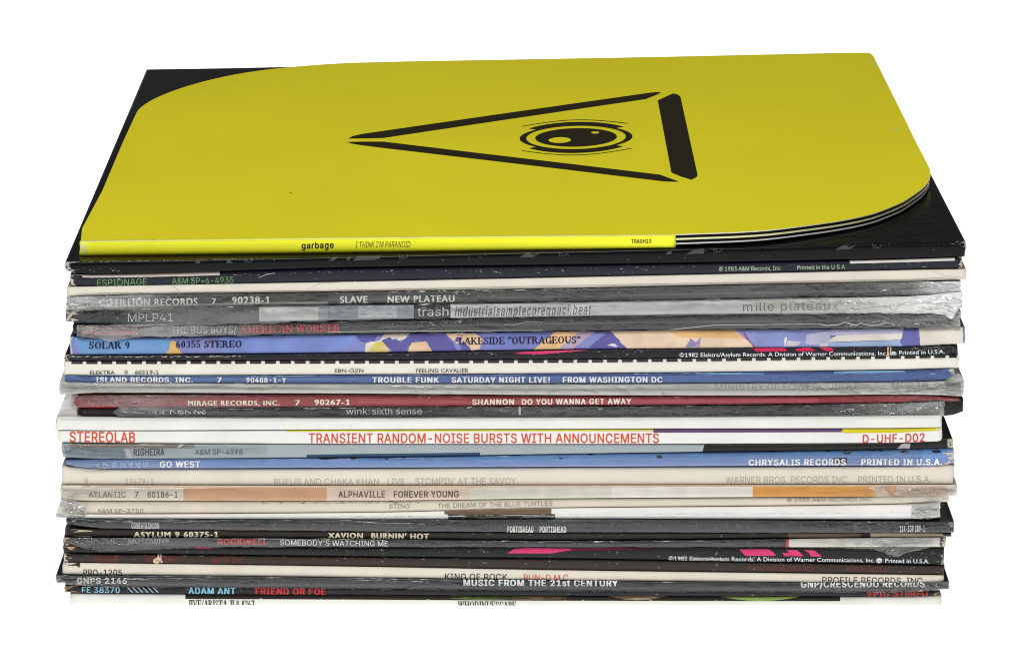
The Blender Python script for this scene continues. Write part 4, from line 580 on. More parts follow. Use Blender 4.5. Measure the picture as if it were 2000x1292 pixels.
# 23
R = Rec('charcoal sleeve with tiny ultra condensed white lettering, directly under the thin white sleeves',
        [(130,1011),(200,1012.5),(700,1014),(1100,1013),(1750,1017),(1862,1018)], [(130,1022),(200,1031),(700,1036.5),(1100,1038.5),(1750,1040),(1862,1039)], 129, 1863, 2.2, (52, 52, 55), cover=(54, 54, 52), speck=.8)
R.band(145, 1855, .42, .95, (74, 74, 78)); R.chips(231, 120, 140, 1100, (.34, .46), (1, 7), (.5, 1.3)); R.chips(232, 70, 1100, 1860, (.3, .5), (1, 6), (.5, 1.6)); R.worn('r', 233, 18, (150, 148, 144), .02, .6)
for i in range(34):
    r_ = random.Random(500+i); x = r_.uniform(300, 1700); R.line([(x, 1022.5), (x+r_.uniform(-7, 7), 1031)], .7, (140, 140, 142), xstep=None)
R.text('GO!BEAT/LONDON', 257, 311, 1030, 1030.6, 10.4, (222, 222, 222), .03); R.text('PORTISHEAD', 991, 1042, 1037, 1037.2, 10.4, (250, 250, 250), .05)
R.text('PORTISHEAD', 1054, 1106, 1037.2, 1037.4, 10.4, (250, 250, 250), .05); R.text('314-539 189-1', 1757, 1806, 1036.5, 1036, 10.6, (250, 250, 250), .05)
R.film(132, 1860, lambda x, R=R: R.t(x)+.5, lambda x, R=R: R.b(x), 23, .6, .25, .012); R.finish()
# 22
R = Rec('thin white sleeve in a clear bag with a torn dark sticker near its middle',
        [(112,1003),(200,1003.5),(700,1000.5),(1100,991.5),(1500,988),(1750,984),(1838,980)], [(112,1011),(700,1013.4),(1100,1012.4),(1750,1013),(1838,1010)], 110, 1836, 1.4, (238, 237, 231))
R.band(140, 1822, .62, .99, (245, 245, 243)); R.poly([(868,997.5),(1077,992.5),(1077,1003),(868,1003.5)], (116, 98, 76)); R.poly([(874,1003.5),(1084,1003),(1085,1012.2),(876,1013)], (74, 74, 68))
R.chips(221, 50, 878, 1082, (.55, .95), (3, 16), (.5, 1.6), (225, 224, 218)); R.chips(222, 70, 500, 1800, (.5, .6), (3, 18), (.4, .9), (178, 176, 168))
R.film(108, 170, [(108,980),(118,973),(150,978),(170,984)], [(108,1010),(170,1012)], 22, .2, .6, .5, .7, 1.5, 'clear_bag', nx=24); R.film(1780, 1836, [(1780,986),(1836,978)], [(1780,1012),(1815,1013),(1836,1002)], 24, .5, .4, .2, .8, 1., 'clear_bag', nx=24); R.finish()
# 21
R = Rec('plain beige sleeve with thin wide-set grey capitals, set in from the left',
        [(142,978),(200,978),(700,977.5),(1100,973.5),(1500,971),(1750,969),(1850,966)], [(142,1003),(700,1000),(1100,991),(1750,983.5),(1850,979)], 142, 1852, .6, (229, 219, 201))
g_ = (128, 120, 110)
R.text('A&M SP–3750', 190, 280, 1000.4, 1000.4, 7.2, g_, -.006); R.text('STING', 760, 800, 992, 991.4, 7.8, g_, -.006); R.text('THE DREAM OF THE BLUE TURTLES', 855, 1079, 991, 986.4, 8.4, g_, -.006)
R.text('℗ 1985 A&M RECORDS INC.', 1537, 1705, 979.4, 977.4, 7.4, g_, -.004); R.chips(211, 110, 508, 830, (.02, .24), (4, 16), (.5, 1.6), (176, 168, 152)); R.finish()
# 20
R = Rec('cream sleeve banded with tan, pale green, white and orange blocks',
        E(946.5,947,946.5,945.5), [(120,976),(200,977),(700,977),(1100,972.5),(1750,968.5),(1868,968)], 118, 1869, 1.5, (230, 222, 206))
for a, b, c in ((358,638,(214,166,126)),(638,918,(228,208,190)),(918,1194,(222,222,206)),(1194,1470,(236,233,226)),(1470,1750,(226,160,74)),(1750,1850,(216,186,160))): R.band(a, b, .10, .97, c)
R.band(160, 1740, .03, .16, (214, 190, 164))
b_ = (92, 78, 72)
R.text('ATLANTIC', 173, 246, 970.4, 970.6, 11, (140, 128, 118), .02); R.text('7', 263, 271, 970.4, 970.4, 11, b_, .02); R.text('80186-1', 288, 347, 970.4, 970.6, 11.4, b_, .02)
R.text('ALPHAVILLE', 661, 752, 970.4, 970.4, 12, b_, .03); R.text('FOREVER YOUNG', 769, 896, 970.4, 970, 12, b_, .03)
R.poly([(1700,949),(1724,947),(1728,955),(1738,968),(1712,968),(1706,958)], (226, 200, 180)); R.chips(201, 40, 340, 640, (.3, .9), (3, 14), (.5, 1.6), (232, 200, 172))
R.film(119, 1872, lambda x, R=R: R.t(x)+1.5, [(119,976),(640,977),(1500,971),(1750,975),(1800,980),(1850,973),(1872,964)], 20, .6, .3, [(119,.12),(350,.05),(640,.01),(1480,.008),(1690,.03),(1740,.16),(1872,.18)], .6); R.finish()
# 19
R = Rec('thick plain cream sleeve with pale thin grey capitals along its lower half',
        [(122,908),(200,914.5),(700,913.5),(1100,911.5),(1750,909),(1862,906)], E(945.6,946.6,946.4,945.2), 121, 1863, 1.0, (230, 221, 206))
q = (170, 160, 146)
R.text('9', 165, 172, 944.6, 944.6, 11, q, -.008); R.text('23679-1', 244, 300, 944.8, 944.8, 11, q, -.008); R.text('RUFUS AND CHAKA KHAN', 535, 740, 946, 946, 12, q, -.008); R.text('LIVE', 757, 790, 945.8, 945.8, 12, q, -.008)
R.text("STOMPIN' AT THE SAVOY", 811, 1008, 945.6, 945.2, 12.4, q, -.008); R.text('WARNER BROS. RECORDS INC.', 1417, 1658, 943, 942.2, 13, q, -.008); R.text('PRINTED IN U.S.A.', 1676, 1818, 942, 941, 12.4, q, -.008); R.finish()
# 18
R = Rec('light blue sleeve with dark spots along its top edge and white extra bold capitals',
        [(130,897),(200,895),(700,892.5),(1100,886),(1750,877),(1860,874)], [(130,906),(160,912),(200,914.2),(700,912.6),(1100,911),(1750,908.4),(1830,910),(1862,903)], 129, 1863, 1.2, (122, 152, 205))
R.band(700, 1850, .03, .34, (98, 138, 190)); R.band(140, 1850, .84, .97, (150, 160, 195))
for x, y, a, b in ((640,893.5,20,3.6),(690,894,7,4),(755,895.6,4,1.6),(790,894,3,1.5),(1011,888,7,1.2),(1095,894.4,4,1.6),(1153,886.8,6,2),(1288,891.4,6,3.2),(1508,881,9,1.4),(1617,879,7,2.6),(1654,883.4,8,3),(1704,878,9,2),(1720,880,4,1.4),(1766,882,8,2.8),(1829,881,9,3)):
    R.poly([(x+a*math.cos(k*.52)*(1+.2*math.sin(k*2.1+x)), y+b*math.sin(k*.52)) for k in range(12)], (50, 42, 60), xstep=None)
R.poly([(1626,894),(1654,893),(1654,903),(1628,903)], (62, 66, 84), xstep=None)
for i, x in enumerate((190, 207, 224, 240, 255, 270, 285)): R.text('4792465'[i], x-5, x+5, 911, 911, 9, (190, 204, 226), .02, turn=True)
w_ = (240, 242, 245)
R.text('GO WEST', 312, 391, 911, 911, 11, w_, .05); R.text('CHRYSALIS RECORDS', 1462, 1652, 907.2, 906.6, 11, w_, .055); R.text('PRINTED IN U.S.A.', 1682, 1840, 906.6, 906.4, 11, w_, .055)
R.worn('r', 181, 30, (214, 206, 196), .25, .98); R.chips(182, 80, 300, 1500, (.4, .6), (2, 12), (.4, 1.2), (200, 212, 235))
R.film(130, 1800, lambda x, R=R: R.t(x)+2, [(130,905),(165,916),(185,917),(230,912),(420,912),(1100,910),(1800,908)], 18, .6, .25, [(130,.12),(300,.05),(420,.012),(1800,.008)], .6); R.finish()
# 17
R = Rec('grey blue sleeve whose right end is black, under the white sleeve with red capitals',
        [(122,864),(200,865.5),(700,866.5),(1100,867),(1370,867.5),(1750,864),(1858,856)], [(122,892),(200,895.2),(700,891.6),(1100,885.6),(1370,881.5),(1750,876.5),(1858,874)], 121, 1861, 1.8, (166, 176, 178), cover=(40, 40, 38))
R.band(128, 245, .3, .97, (118, 136, 150)); R.band(124, 380, .0, .3, (134, 130, 118)); R.poly([(241,876),(251,876),(259,894),(250,894)], (196, 198, 206))
R.poly([(345,873),(352,867),(360,867),(352,873)], (214, 214, 208)); R.poly([(599,887.5),(700,886),(938,883),(937,888.5),(700,891.2),(599,892.6)], (56, 74, 108))
R.poly([(1376,867.6),(1750,864),(1857,856),(1857,874),(1750,876.4),(1372,881.6)], (46, 45, 44)); R.poly([(1762,865.8),(1778,865.4),(1777,875),(1752,875.4)], (172, 170, 166))
R.text('RIGHEIRA', 261, 321, 888.8, 887.6, 12.6, (52, 54, 56), .035); R.text('A&M SP-4998', 381, 474, 887.4, 886.6, 10.4, (74, 78, 80), -.004); R.worn('r', 171, 12, (212, 192, 160), .02, .98)
R.film(122, 520, lambda x, R=R: R.t(x)+.5, lambda x, R=R: R.b(x)-1, 17, .6, .25, [(122,.14),(240,.05),(380,.02),(520,.0)], .6); R.finish()
# 16
R = Rec('white sleeve with tall red orange capitals, yellow and purple along its top',
        [(113,839.5),(200,840.5),(700,838.5),(1100,837.4),(1750,835.8),(1840,833)], [(113,858),(122,863),(200,864.4),(700,866.4),(1100,867),(1750,864.8),(1840,863.5)], 113, 1840, 2.2, (240, 239, 234))
R.band(560, 1275, .02, .14, (222, 216, 84)); R.band(1276, 1646, .02, .24, (102, 74, 112)); R.poly([(1643,841.5),(1649,836.4),(1834,834.2),(1834,840.5),(1790,842),(1750,844.5),(1650,845)], (216, 204, 48))
o_ = (206, 84, 56)
R.text('STEREOLAB', 136, 264, 862.2, 863.2, 19.6, (210, 78, 44), .022); R.text('TRANSIENT RANDOM-NOISE BURSTS WITH ANNOUNCEMENTS', 603, 1287, 864.2, 864.4, 18.4, o_, .02); R.text('D-UHF-D02', 1685, 1806, 864.6, 861.6, 16, (200, 76, 66), .025); R.finish()
# 15
R = Rec('blank white sleeve directly above the white one with red orange capitals',
        [(110,815),(200,815.5),(700,816.5),(1100,815.4),(1750,811.5),(1838,810)], [(110,839),(200,840),(700,838),(1100,837),(1750,835.4),(1838,834)], 109, 1839, 2.4, (237, 237, 231))
R.band(118, 1832, .04, .22, (222, 222, 214)); R.chips(151, 6, 600, 720, (.55, .7), (4, 9), (1, 2), (205, 205, 200)); R.finish()
# 14
R = Rec('black sleeve in crumpled clear wrap with thin light grey lower case lettering',
        [(155,796.5),(200,797),(330,796.5),(700,793.5),(1100,792.4),(1500,790),(1750,786),(1850,783),(1880,778)], [(155,811.5),(200,812.5),(700,813.5),(1100,812),(1750,813),(1850,812),(1880,803)], 156, 1881, 0, (50, 47, 45), speck=.5)
for i, x in enumerate((302, 317, 338, 353, 367, 384, 396)): R.text('4478726'[i], x-5.5, x+5.5, 808, 808, 8, (222, 222, 216), .01, turn=True)
R.text('wink:', 676, 722, 808.6, 808.2, 12.2, (206, 206, 200)); R.text('sixth sense', 727, 824, 808.2, 808, 12.2, (206, 206, 200)); R.poly([(1013,793.5),(1017,793.5),(1017,810.5),(1013,810.5)], (226, 226, 222), xstep=None)
R.text('Oyster/Bullfrog', 1700, 1782, 806.4, 806, 9, (158, 158, 150))
R.film(222, 1845, [(222,800),(240,795),(400,797),(700,795),(1240,793),(1750,787),(1845,783)], [(222,806),(240,816),(400,815),(700,816),(1240,816),(1750,818),(1845,812)], 14, .9, .5, [(222,.22),(290,.14),(420,.05),(640,.02),(830,.02),(1000,.06),(1300,.04),(1500,.02),(1700,.12),(1845,.35)], fray=2.2)
R.poly([(1866,782),(1876,777),(1881,788),(1878,795),(1880,803),(1870,808),(1860,806)], (40, 36, 34)); R.finish()
# 13
R = Rec('red sleeve with cream extra bold capitals, its left end wrapped in film',
        [(140,772),(200,770.5),(700,769.5),(1100,772.4),(1500,773),(1750,770.5),(1830,773),(1872,778)], [(140,795),(200,796.5),(700,793.4),(1100,792),(1500,788.5),(1750,786),(1830,782),(1872,783)], 139, 1873, .2, (162, 50, 62))
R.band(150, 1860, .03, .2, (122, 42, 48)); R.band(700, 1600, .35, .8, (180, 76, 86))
c_ = (240, 234, 216)
R.text('MIRAGE RECORDS, INC.', 367, 546, 791.4, 790.6, 9.2, c_, .05, geo=True); R.text('7', 576, 586, 790.4, 790.4, 9.6, c_, .05); R.text('90267-1', 614, 684, 790, 789.6, 10, c_, .05, geo=True); R.text('SHANNON', 922, 1004, 789.4, 789.2, 10.2, c_, .055); R.text('DO YOU WANNA GET AWAY', 1019, 1233, 789.2, 788, 10.4, c_, .055)
R.film(139, 1876, lambda x, R=R: R.t(x)+.5, [(139,795),(225,795),(245,806),(300,803),(420,797),(920,793),(1500,789),(1876,784)], 13, .7, .35, [(139,.08),(225,.22),(300,.16),(420,.07),(600,.03),(920,.01),(1700,.01),(1876,.08)], .6, fray=2); R.finish()
# 12
R = Rec('silver grey sleeve in a milky clear bag that hangs past both its ends',
        [(118,745),(200,746.5),(700,749),(1100,749.5),(1500,747.5),(1750,745.5),(1880,742)], [(118,770),(200,766.5),(700,768),(1100,771),(1500,772),(1750,770),(1880,772)], 116, 1883, 1.0, (206, 206, 198))
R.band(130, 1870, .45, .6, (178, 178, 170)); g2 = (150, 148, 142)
R.text('MINISTRY OF POWER/JUNGLE', 1397, 1678, 761, 760, 12, g2, .0); R.text('MOP 10', 1742, 1812, 759, 758, 12, g2); 
R.film(118, 1880, lambda x, R=R: R.t(x), lambda x, R=R: R.b(x), 10, .5, .2, .05, name='clear_bag')
R.film(111, 152, [(111,772),(118,742),(152,746)], [(111,817),(152,816)], 30, -.9, .3, .62, .6, 1.2, 'clear_bag', nx=20); R.film(1845, 1884, [(1845,742),(1872,728),(1884,742)], [(1845,772),(1884,774)], 31, .3, .3, .3, .8, 1., 'clear_bag', nx=20); R.finish()
# 11
R = Rec('medium blue sleeve with white extra bold capitals, under the white one with black dashes',
        [(128,732),(200,733.5),(700,731.5),(1100,729.2),(1750,722.5),(1864,719)], [(128,745),(200,746.6),(700,748.6),(1100,748.8),(1750,745),(1864,740)], 127, 1864, .9, (84, 110, 166))
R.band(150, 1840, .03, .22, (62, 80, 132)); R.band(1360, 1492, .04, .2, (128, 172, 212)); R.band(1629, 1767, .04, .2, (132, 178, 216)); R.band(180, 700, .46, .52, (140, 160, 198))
v_ = (236, 238, 240)
R.text('ISLAND RECORDS, INC.', 187, 377, 745.6, 746, 9.4, v_, .05); R.text('7', 424, 433, 746, 746, 9.4, v_, .05); R.text('90488-1-Y', 481, 559, 746.2, 746.4, 9.4, v_, .05); R.text('TROUBLE FUNK', 727, 857, 746.2, 746.2, 10.2, v_, .055)
R.text('SATURDAY NIGHT LIVE!', 882, 1074, 746.2, 746, 10.2, v_, .055); R.text('FROM WASHINGTON DC', 1099, 1294, 746, 745.8, 10.2, v_, .055); R.worn('r', 111, 16, (210, 210, 206)); R.film(128, 1866, lambda x, R=R: R.t(x)+.5, lambda x, R=R: R.b(x), 9, .5, .22, .010, .6); R.finish()
# 10
R = Rec('cream white sleeve with a row of black dashes along its top edge',
        E(704.5,703.5,702,694), [(127,732),(200,733.2),(700,731),(1100,728.8),(1750,721.5),(1872,718)], 125, 1872, 1.1, (237, 234, 221))
x = 139.5
while x < 1862: R.band(x, min(x+22, 1868), .0, .21, (40, 34, 30)); x += 29.05
k_ = (66, 58, 54)
R.text('ELEKTRA', 176, 224, 730, 730, 6.6, k_, .004, geo=True); R.text('9', 243, 250, 729.8, 729.8, 6.6, k_, .004); R.text('60319-1', 264, 310, 729.8, 729.6, 6.8, k_, .004, geo=True); R.text('EBN-ÖZN', 654, 710, 726.4, 726.2, 6.6, k_, .004, geo=True); R.text('FEELING CAVALIER', 813, 915, 726.2, 725.8, 6.8, k_, .004, geo=True); R.finish()
# 9
R = Rec('upper of two black sleeves with pink brush shapes and a white copyright line',
        [(128,692),(200,693),(700,689.5),(1100,683),(1500,679),(1750,677),(1870,674)], E(704.8,703.8,702,694.2), 127, 1871, .7, (42, 44, 49), cover=(60, 44, 50), speck=.6)
R.worn('l', 91, 12, (214, 190, 160)); R.chips(92, 130, 135, 470, (.2, .42), (3, 14), (.8, 2.4)); R.chips(93, 50, 470, 1300, (.2, .35), (2, 9), (.4, 1.)); R.chips(94, 50, 1780, 1866, (.05, .6), (3, 12), (.5, 1.4))
R.poly([(1006,690),(1020,687),(1110,684),(1150,683.6),(1085,689),(1060,691),(1020,690.6)], PK); R.poly([(1470,680),(1532,679.2),(1538,685.2),(1478,686.2)], (214, 48, 92)); R.poly([(1552,681),(1580,678.4),(1594,684.4),(1558,685.4)], (214, 48, 92)); R.poly([(1600,678),(1622,677.4),(1630,684.6),(1612,684.8)], (214, 48, 92))
copyright(R, 1327, 1732, 696.6, 693, 1745, 690.5, 1756, 1845, 692.2, 689.6); R.poly([(1733,676.5),(1737,676.5),(1735,684),(1737,694),(1732,695),(1733,686)], (222, 196, 152), xstep=None); R.poly([(1739,676),(1741,676),(1740,694),(1737.6,694)], (216, 190, 148), xstep=None); R.finish()
# 8
R = Rec('pale blue and violet sleeve with tan painted patches and navy serif capitals',
        [(136,657),(200,657.5),(700,651.4),(1100,646.5),(1500,642.5),(1750,641),(1884,638)], [(136,694),(200,692.6),(700,688.5),(1100,682.2),(1500,678.5),(1750,676.5),(1884,670)], 136, 1885, .7, (132, 138, 192))
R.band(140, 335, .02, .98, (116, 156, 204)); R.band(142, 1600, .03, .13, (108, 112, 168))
TN = (230, 196, 158); VI = (104, 98, 164); YE = (222, 206, 112); PB = (228, 216, 206)
Y = lambda x, t: R.t(x)+(R.b(x)-R.t(x))*t
def pp(pts, c):
    q = [(x, Y(x, t)) for x, t in pts]; o = []
    for i, b in enumerate(q):
        a = q[i-1]; n = max(1, int(math.hypot(b[0]-a[0], b[1]-a[1])/4))
        for k in range(n):
            x, y = a[0]+(b[0]-a[0])*k/n, a[1]+(b[1]-a[1])*k/n
            o.append((x+2.2*noise.noise((x*.11, y*.11, 1))+.8*noise.noise((x*.4, y*.4, 2)), y+1.4*noise.noise((x*.11, y*.11, 5))))
    R.poly(o, c, mott=.22, scale=90)
R.poly([(334,664),(343,667),(349,682),(358,691.4),(322,692),(330,682)], (218, 180, 110))
pp([(430,.05),(470,.08),(520,.02),(700,.02),(690,.6),(640,.97),(430,.97)], (124, 142, 202))
pp([(694,.05),(738,.06),(730,.4),(715,.5),(702,.35)], VI); pp([(712,.98),(714,.5),(740,.35),(752,.05),(790,.05),(760,.4),(758,.98)], PB); pp([(716,.98),(735,.45),(752,.4),(762,.7),(760,.98)], YE)
pp([(745,.4),(760,.2),(778,.45),(784,.5),(794,.25),(812,.05),(846,.08),(858,.15),(868,.05),(880,.4),(893,.98),(845,.98),(835,.5),(812,.4),(798,.7),(792,.98),(770,.98),(752,.6)], VI)
pp([(796,.98),(804,.5),(832,.45),(844,.98)], TN); pp([(778,.4),(768,.06),(800,.04),(790,.3)], PB); pp([(870,.06),(900,.04),(930,.1),(944,.35),(936,.9),(920,.98),(905,.5),(892,.6)], TN); pp([(892,.1),(905,.2),(898,.5),(888,.5)], VI)
pp([(903,.4),(922,.98),(900,.98)], VI); pp([(946,.3),(960,.5),(950,.8)], (212, 212, 224)); pp([(940,.05),(1080,.05),(1040,.98),(944,.98),(948,.4)], (122, 130, 192)); pp([(1042,.98),(1066,.4),(1085,.03),(1140,.03),(1112,.6),(1090,.98)], (232, 190, 140)); pp([(1118,.98),(1150,.3),(1165,.02),(1132,.02),(1104,.6),(1090,.98)], (178, 160, 180))
pp([(1150,.9),(1172,.4),(1188,.05),(1200,.2),(1225,.98),(1156,.98)], VI); pp([(1186,.75),(1200,.7),(1208,.85),(1204,.92)], (222, 216, 226))
pp([(1192,.03),(1436,.03),(1474,.98),(1224,.98),(1208,.45)], (230, 204, 176)); pp([(1300,.03),(1436,.03),(1455,.5),(1330,.4)], (226, 184, 128)); pp([(1338,.98),(1349,.45),(1358,.65),(1370,.4),(1366,.98)], (148, 136, 180))
pp([(1436,.03),(1622,.03),(1622,.98),(1474,.98)], (142, 152, 204)); pp([(1445,.05),(1452,.05),(1476,.98),(1472,.98)], (150, 96, 130)); pp([(1533,.45),(1537,.4),(1535,.9),(1531,.95)], (230, 228, 232)); pp([(1538,.6),(1566,.72),(1560,.86),(1538,.92)], (214, 206, 206)); pp([(1575,.3),(1622,.1),(1622,.9),(1572,.8)], (190, 190, 214)); pp([(1622,.03),(1764,.03),(1764,.3),(1622,.35)], (186, 186, 214)); pp([(1622,.55),(1634,.35),(1762,.28),(1760,.62),(1640,.68),(1622,.72)], (226, 218, 208)); pp([(1622,.72),(1760,.64),(1764,.98),(1622,.98)], (160, 180, 214)); pp([(1603,.78),(1618,.76),(1618,.98),(1600,.98)], (220, 206, 220))
pp([(1764,.2),(1774,.02),(1790,.02),(1797,.98),(1764,.98),(1758,.75)], (110, 108, 172)); pp([(1794,.02),(1881,.02),(1881,.98),(1797,.98)], (230, 220, 206))
nv = (42, 42, 70)
R.text('SOLAR 9', 174, 253, 680.4, 680.2, 13, nv, serif=True); R.text('60355 STEREO', 344, 472, 678.4, 677.6, 13, nv, serif=True); R.text('LAKESIDE “OUTRAGEOUS”', 896, 1134, 672.4, 669.6, 13.6, (52, 46, 66), serif=True)
R.worn('l', 81, 8, (196, 200, 214)); R.chips(82, 40, 140, 700, (.03, .12), (2, 10), (.5, 1.2), (190, 200, 222)); R.finish()
# 7
R = Rec('dark grey sleeve in crinkled wrap with red serif capitals at its left',
        [(143,634),(200,633.5),(700,626.5),(1100,618.5),(1500,613),(1750,611.5),(1875,606)], [(143,652),(200,657.2),(700,650.8),(1100,646),(1500,642),(1750,640.6),(1875,640)], 142, 1876, .5, (48, 50, 53), speck=.5)
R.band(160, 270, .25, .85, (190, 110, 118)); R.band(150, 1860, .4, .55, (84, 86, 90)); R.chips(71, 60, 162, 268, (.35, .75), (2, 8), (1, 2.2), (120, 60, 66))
R.text('THE BUS BOYS/', 335, 462, 650.5, 649.5, 13, (190, 188, 182), .02); R.text('AMERICAN WORKER', 468, 665, 649.6, 647, 14, (214, 70, 76), serif=True)
R.line([(640,648),(760,646),(900,645.6),(1060,644.6)], 1., (190, 190, 182)); R.line([(985,634),(1000,635.5),(1010,632),(1035,628),(1060,629)], 1., (190, 190, 190))
R.line([(1290,645),(1360,638),(1395,634.5),(1440,634),(1600,632)], 1.2, (206, 206, 204)); R.line([(1600,632),(1614,635),(1636,634),(1650,628.5),(1662,632),(1672,634.5),(1682,630.5),(1700,635),(1716,634.4),(1728,629.5),(1738,629.5),(1748,634)], 1.8, (214, 214, 212), xstep=None)
R.film(150, 1876, lambda x, R=R: R.t(x)+.5, [(150,656),(190,662),(215,668),(235,663),(300,657),(470,655),(700,651),(1100,646),(1500,642),(1750,640),(1876,640)], 7, .9, .5, [(150,.3),(300,.26),(440,.12),(560,.03),(1300,.025),(1650,.06),(1830,.15),(1876,.35)], fray=2); R.finish()
# 6
R = Rec('shrink wrapped dark sleeve with a long pale strip and thin lower case letters',
        [(130,605),(200,604.5),(500,597),(700,594.5),(1100,589.5),(1500,582),(1750,578.5),(1878,572)], [(130,628),(200,632),(700,624.5),(1100,618),(1500,613),(1750,611),(1840,612),(1878,600)], 129, 1879, 1.0, (48, 50, 54), speck=.4)
R.worn('l', 61, 34, (222, 216, 202), .02, .98)
R.band(506, 622, .08, .97, (206, 208, 204)); R.band(622, 808, .06, .95, (150, 160, 166)); R.band(640, 700, .1, .9, (112, 124, 132)); R.band(700, 775, .3, .85, (196, 202, 202)); R.band(880, 1480, .05, .96, (206, 209, 206)); R.band(1480, 1876, .04, .97, (204, 204, 192))
R.text('MPLP41', 250, 338, 627.4, 626.6, 15, (206, 206, 206), .0); R.text('trash', 815, 876, 616.6, 615.6, 16, (206, 206, 204), .005)
R.text('industrialsamplecoregouci.beat', 888, 1155, 617, 612.6, 18, (92, 94, 94), .05, shear=.28); R.text('industrialsamplecoregouci.beat', 889, 1154, 616.6, 612.2, 17.2, (232, 234, 232), .018, shear=.28)
R.text('mille plateaux', 1451, 1638, 607.4, 604.6, 17, (104, 104, 102), .006, space=1.15)
R.film(133, 1880, [(133,604),(240,602),(500,597),(700,594.5),(1100,589.5),(1500,582),(1750,579),(1880,570)], [(133,630),(270,634),(480,632),(700,625),(1100,619),(1500,614),(1750,612),(1845,614),(1858,622),(1868,608),(1880,598)], 6, .9, .6, [(133,.01),(230,.01),(270,.09),(480,.12),(700,.05),(900,.015),(1450,.025),(1600,.2),(1740,.5),(1850,.9),(1880,.9)], fray=2); R.finish()
# 5
R = Rec('shrink wrapped dark sleeve with white bold capitals, under the plain cream sleeve',
        [(131,580),(200,577),(700,569.5),(1100,563.5),(1500,555),(1750,550.5),(1875,549)], [(131,604),(200,604),(500,596.5),(700,594),(1100,589),(1500,581.5),(1750,578),(1875,572)], 130, 1876, .6, (54, 54, 51), speck=.5)
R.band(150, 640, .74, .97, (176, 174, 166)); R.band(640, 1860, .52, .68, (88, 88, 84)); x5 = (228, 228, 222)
R.text('COTILLION RECORDS', 193, 386, 597.4, 595, 13, x5, .04, geo=True); R.text('7', 413, 422, 594.4, 594.4, 12, x5, .04); R.text('90238-1', 453, 528, 592.6, 592, 13, x5, .04, geo=True); R.text('SLAVE', 664, 718, 591, 590.4, 12.4, x5, .045, geo=True); R.text('NEW PLATEAU', 757, 888, 590.4, 588.6, 12.4, x5, .045, geo=True)
R.film(129, 1878, lambda x, R=R: R.t(x), [(129,606),(300,605),(560,597),(700,594),(1100,589),(1500,582),(1750,578),(1878,572)], 4, .8, .5, [(129,.8),(200,.5),(260,.3),(330,.06),(520,.03),(1000,.03),(1650,.06),(1780,.15),(1830,.6),(1878,.9)], fray=1.5); R.finish()
# 4
R = Rec('plain unlettered cream sleeve near the top, its lower sheet lifting at the right end',
        [(132,560),(200,558.5),(700,549.5),(1100,541.5),(1500,533),(1750,527.5),(1886,525)], [(132,580),(200,576.5),(700,568.5),(1100,562.6),(1500,554),(1750,550),(1886,546)], 131, 1887, .8, (229, 223, 208))
n_ = (178, 168, 148)
R.line([(135,573.5),(400,570.5),(700,566.2),(1100,557.5),(1500,550.4),(1700,546.4),(1800,545.2),(1830,542.2),(1850,544),(1884,546)], 1.1, n_, xstep=None); R.line([(336,557),(350,568)], .8, n_, xstep=None); R.line([(600,565),(625,553),(660,551)], .7, n_, xstep=None)
R.line([(1820,528),(1850,540),(1880,541)], .7, (206, 200, 184), xstep=None); R.poly([(1815,548),(1832,546.4),(1856,548.8),(1840,549.6)], (66, 52, 40), xstep=None); R.finish()
# 3
R = Rec('black sleeve with thin green capitals, second below the yellow die cut sleeve',
        [(138,536),(200,535.5),(700,522.5),(1100,517.5),(1500,511),(1750,505),(1880,501)], [(138,557),(200,560),(700,550.5),(1100,541.5),(1500,533),(1750,527.5),(1878,524)], 137, 1879, .2, (46, 47, 54), speck=.8)
R.band(142, 429, .02, .26, (222, 210, 200)); R.band(429, 1655, .02, .2, (34, 36, 58)); R.band(1660, 1865, .08, .32, (226, 220, 214)); R.poly([(1668,506.5),(1676,506.5),(1674,509.5),(1669,509.5)], (80, 130, 180), xstep=None)
gr = (106, 144, 90); gw = (168, 192, 164)
R.text('ESPIONAGE', 190, 287, 557.8, 555.6, 12, gr, -.004); R.text('A&M SP-6-4935', 336, 456, 554.8, 552, 12, gr, -.004); R.text('℗ 1983 A&M Records, Inc', 1404, 1524, 529, 527, 8, gw, -.002); R.text('Printed in the U S A', 1557, 1650, 526.4, 524.6, 8, gw, -.002)
R.worn('l', 31, 14, (214, 202, 178)); R.worn('r', 32, 10, (214, 194, 166)); R.chips(33, 80, 145, 900, (.2, .34), (2, 10), (.4, 1.2)); R.chips(34, 50, 900, 1860, (.25, .4), (2, 8), (.4, 1.2)); R.line([(505,542),(520,536),(536,533)], .8, (200, 196, 190), xstep=None); R.finish()
# 2
R2 = R = Rec('large glossy black sleeve directly under the yellow die cut sleeve',
        [(130,510.5),(300,508),(500,504),(700,500),(1000,492.5),(1300,486),(1500,481.5),(1640,477),(1884,471)], [(130,529),(160,535),(200,535),(700,522),(1100,517),(1500,510.5),(1750,504.6),(1880,501)], 128, 1885, 1.0, (24, 24, 28), rot=.006, taper=.002, cover=(31, 30, 34), rough=.22, spec=.12, speck=0, bump=.06, round_=.3)
R.worn('l', 21, 24, (206, 204, 198), .02, .98); R.worn('r', 22, 8, (200, 196, 190), .02, .4); R.chips(23, 130, 130, 520, (.0, .07), (2, 12), (.5, 1.5)); R.chips(24, 30, 520, 1880, (.0, .7), (1, 7), (.5, 1.6)); R.chips(26, 14, 1858, 1884, (.0, .2), (2, 9), (.6, 1.6)); R.chips(25, 10, 150, 240, (.5, .8), (3, 9), (1, 2))
gg = (82, 82, 82)
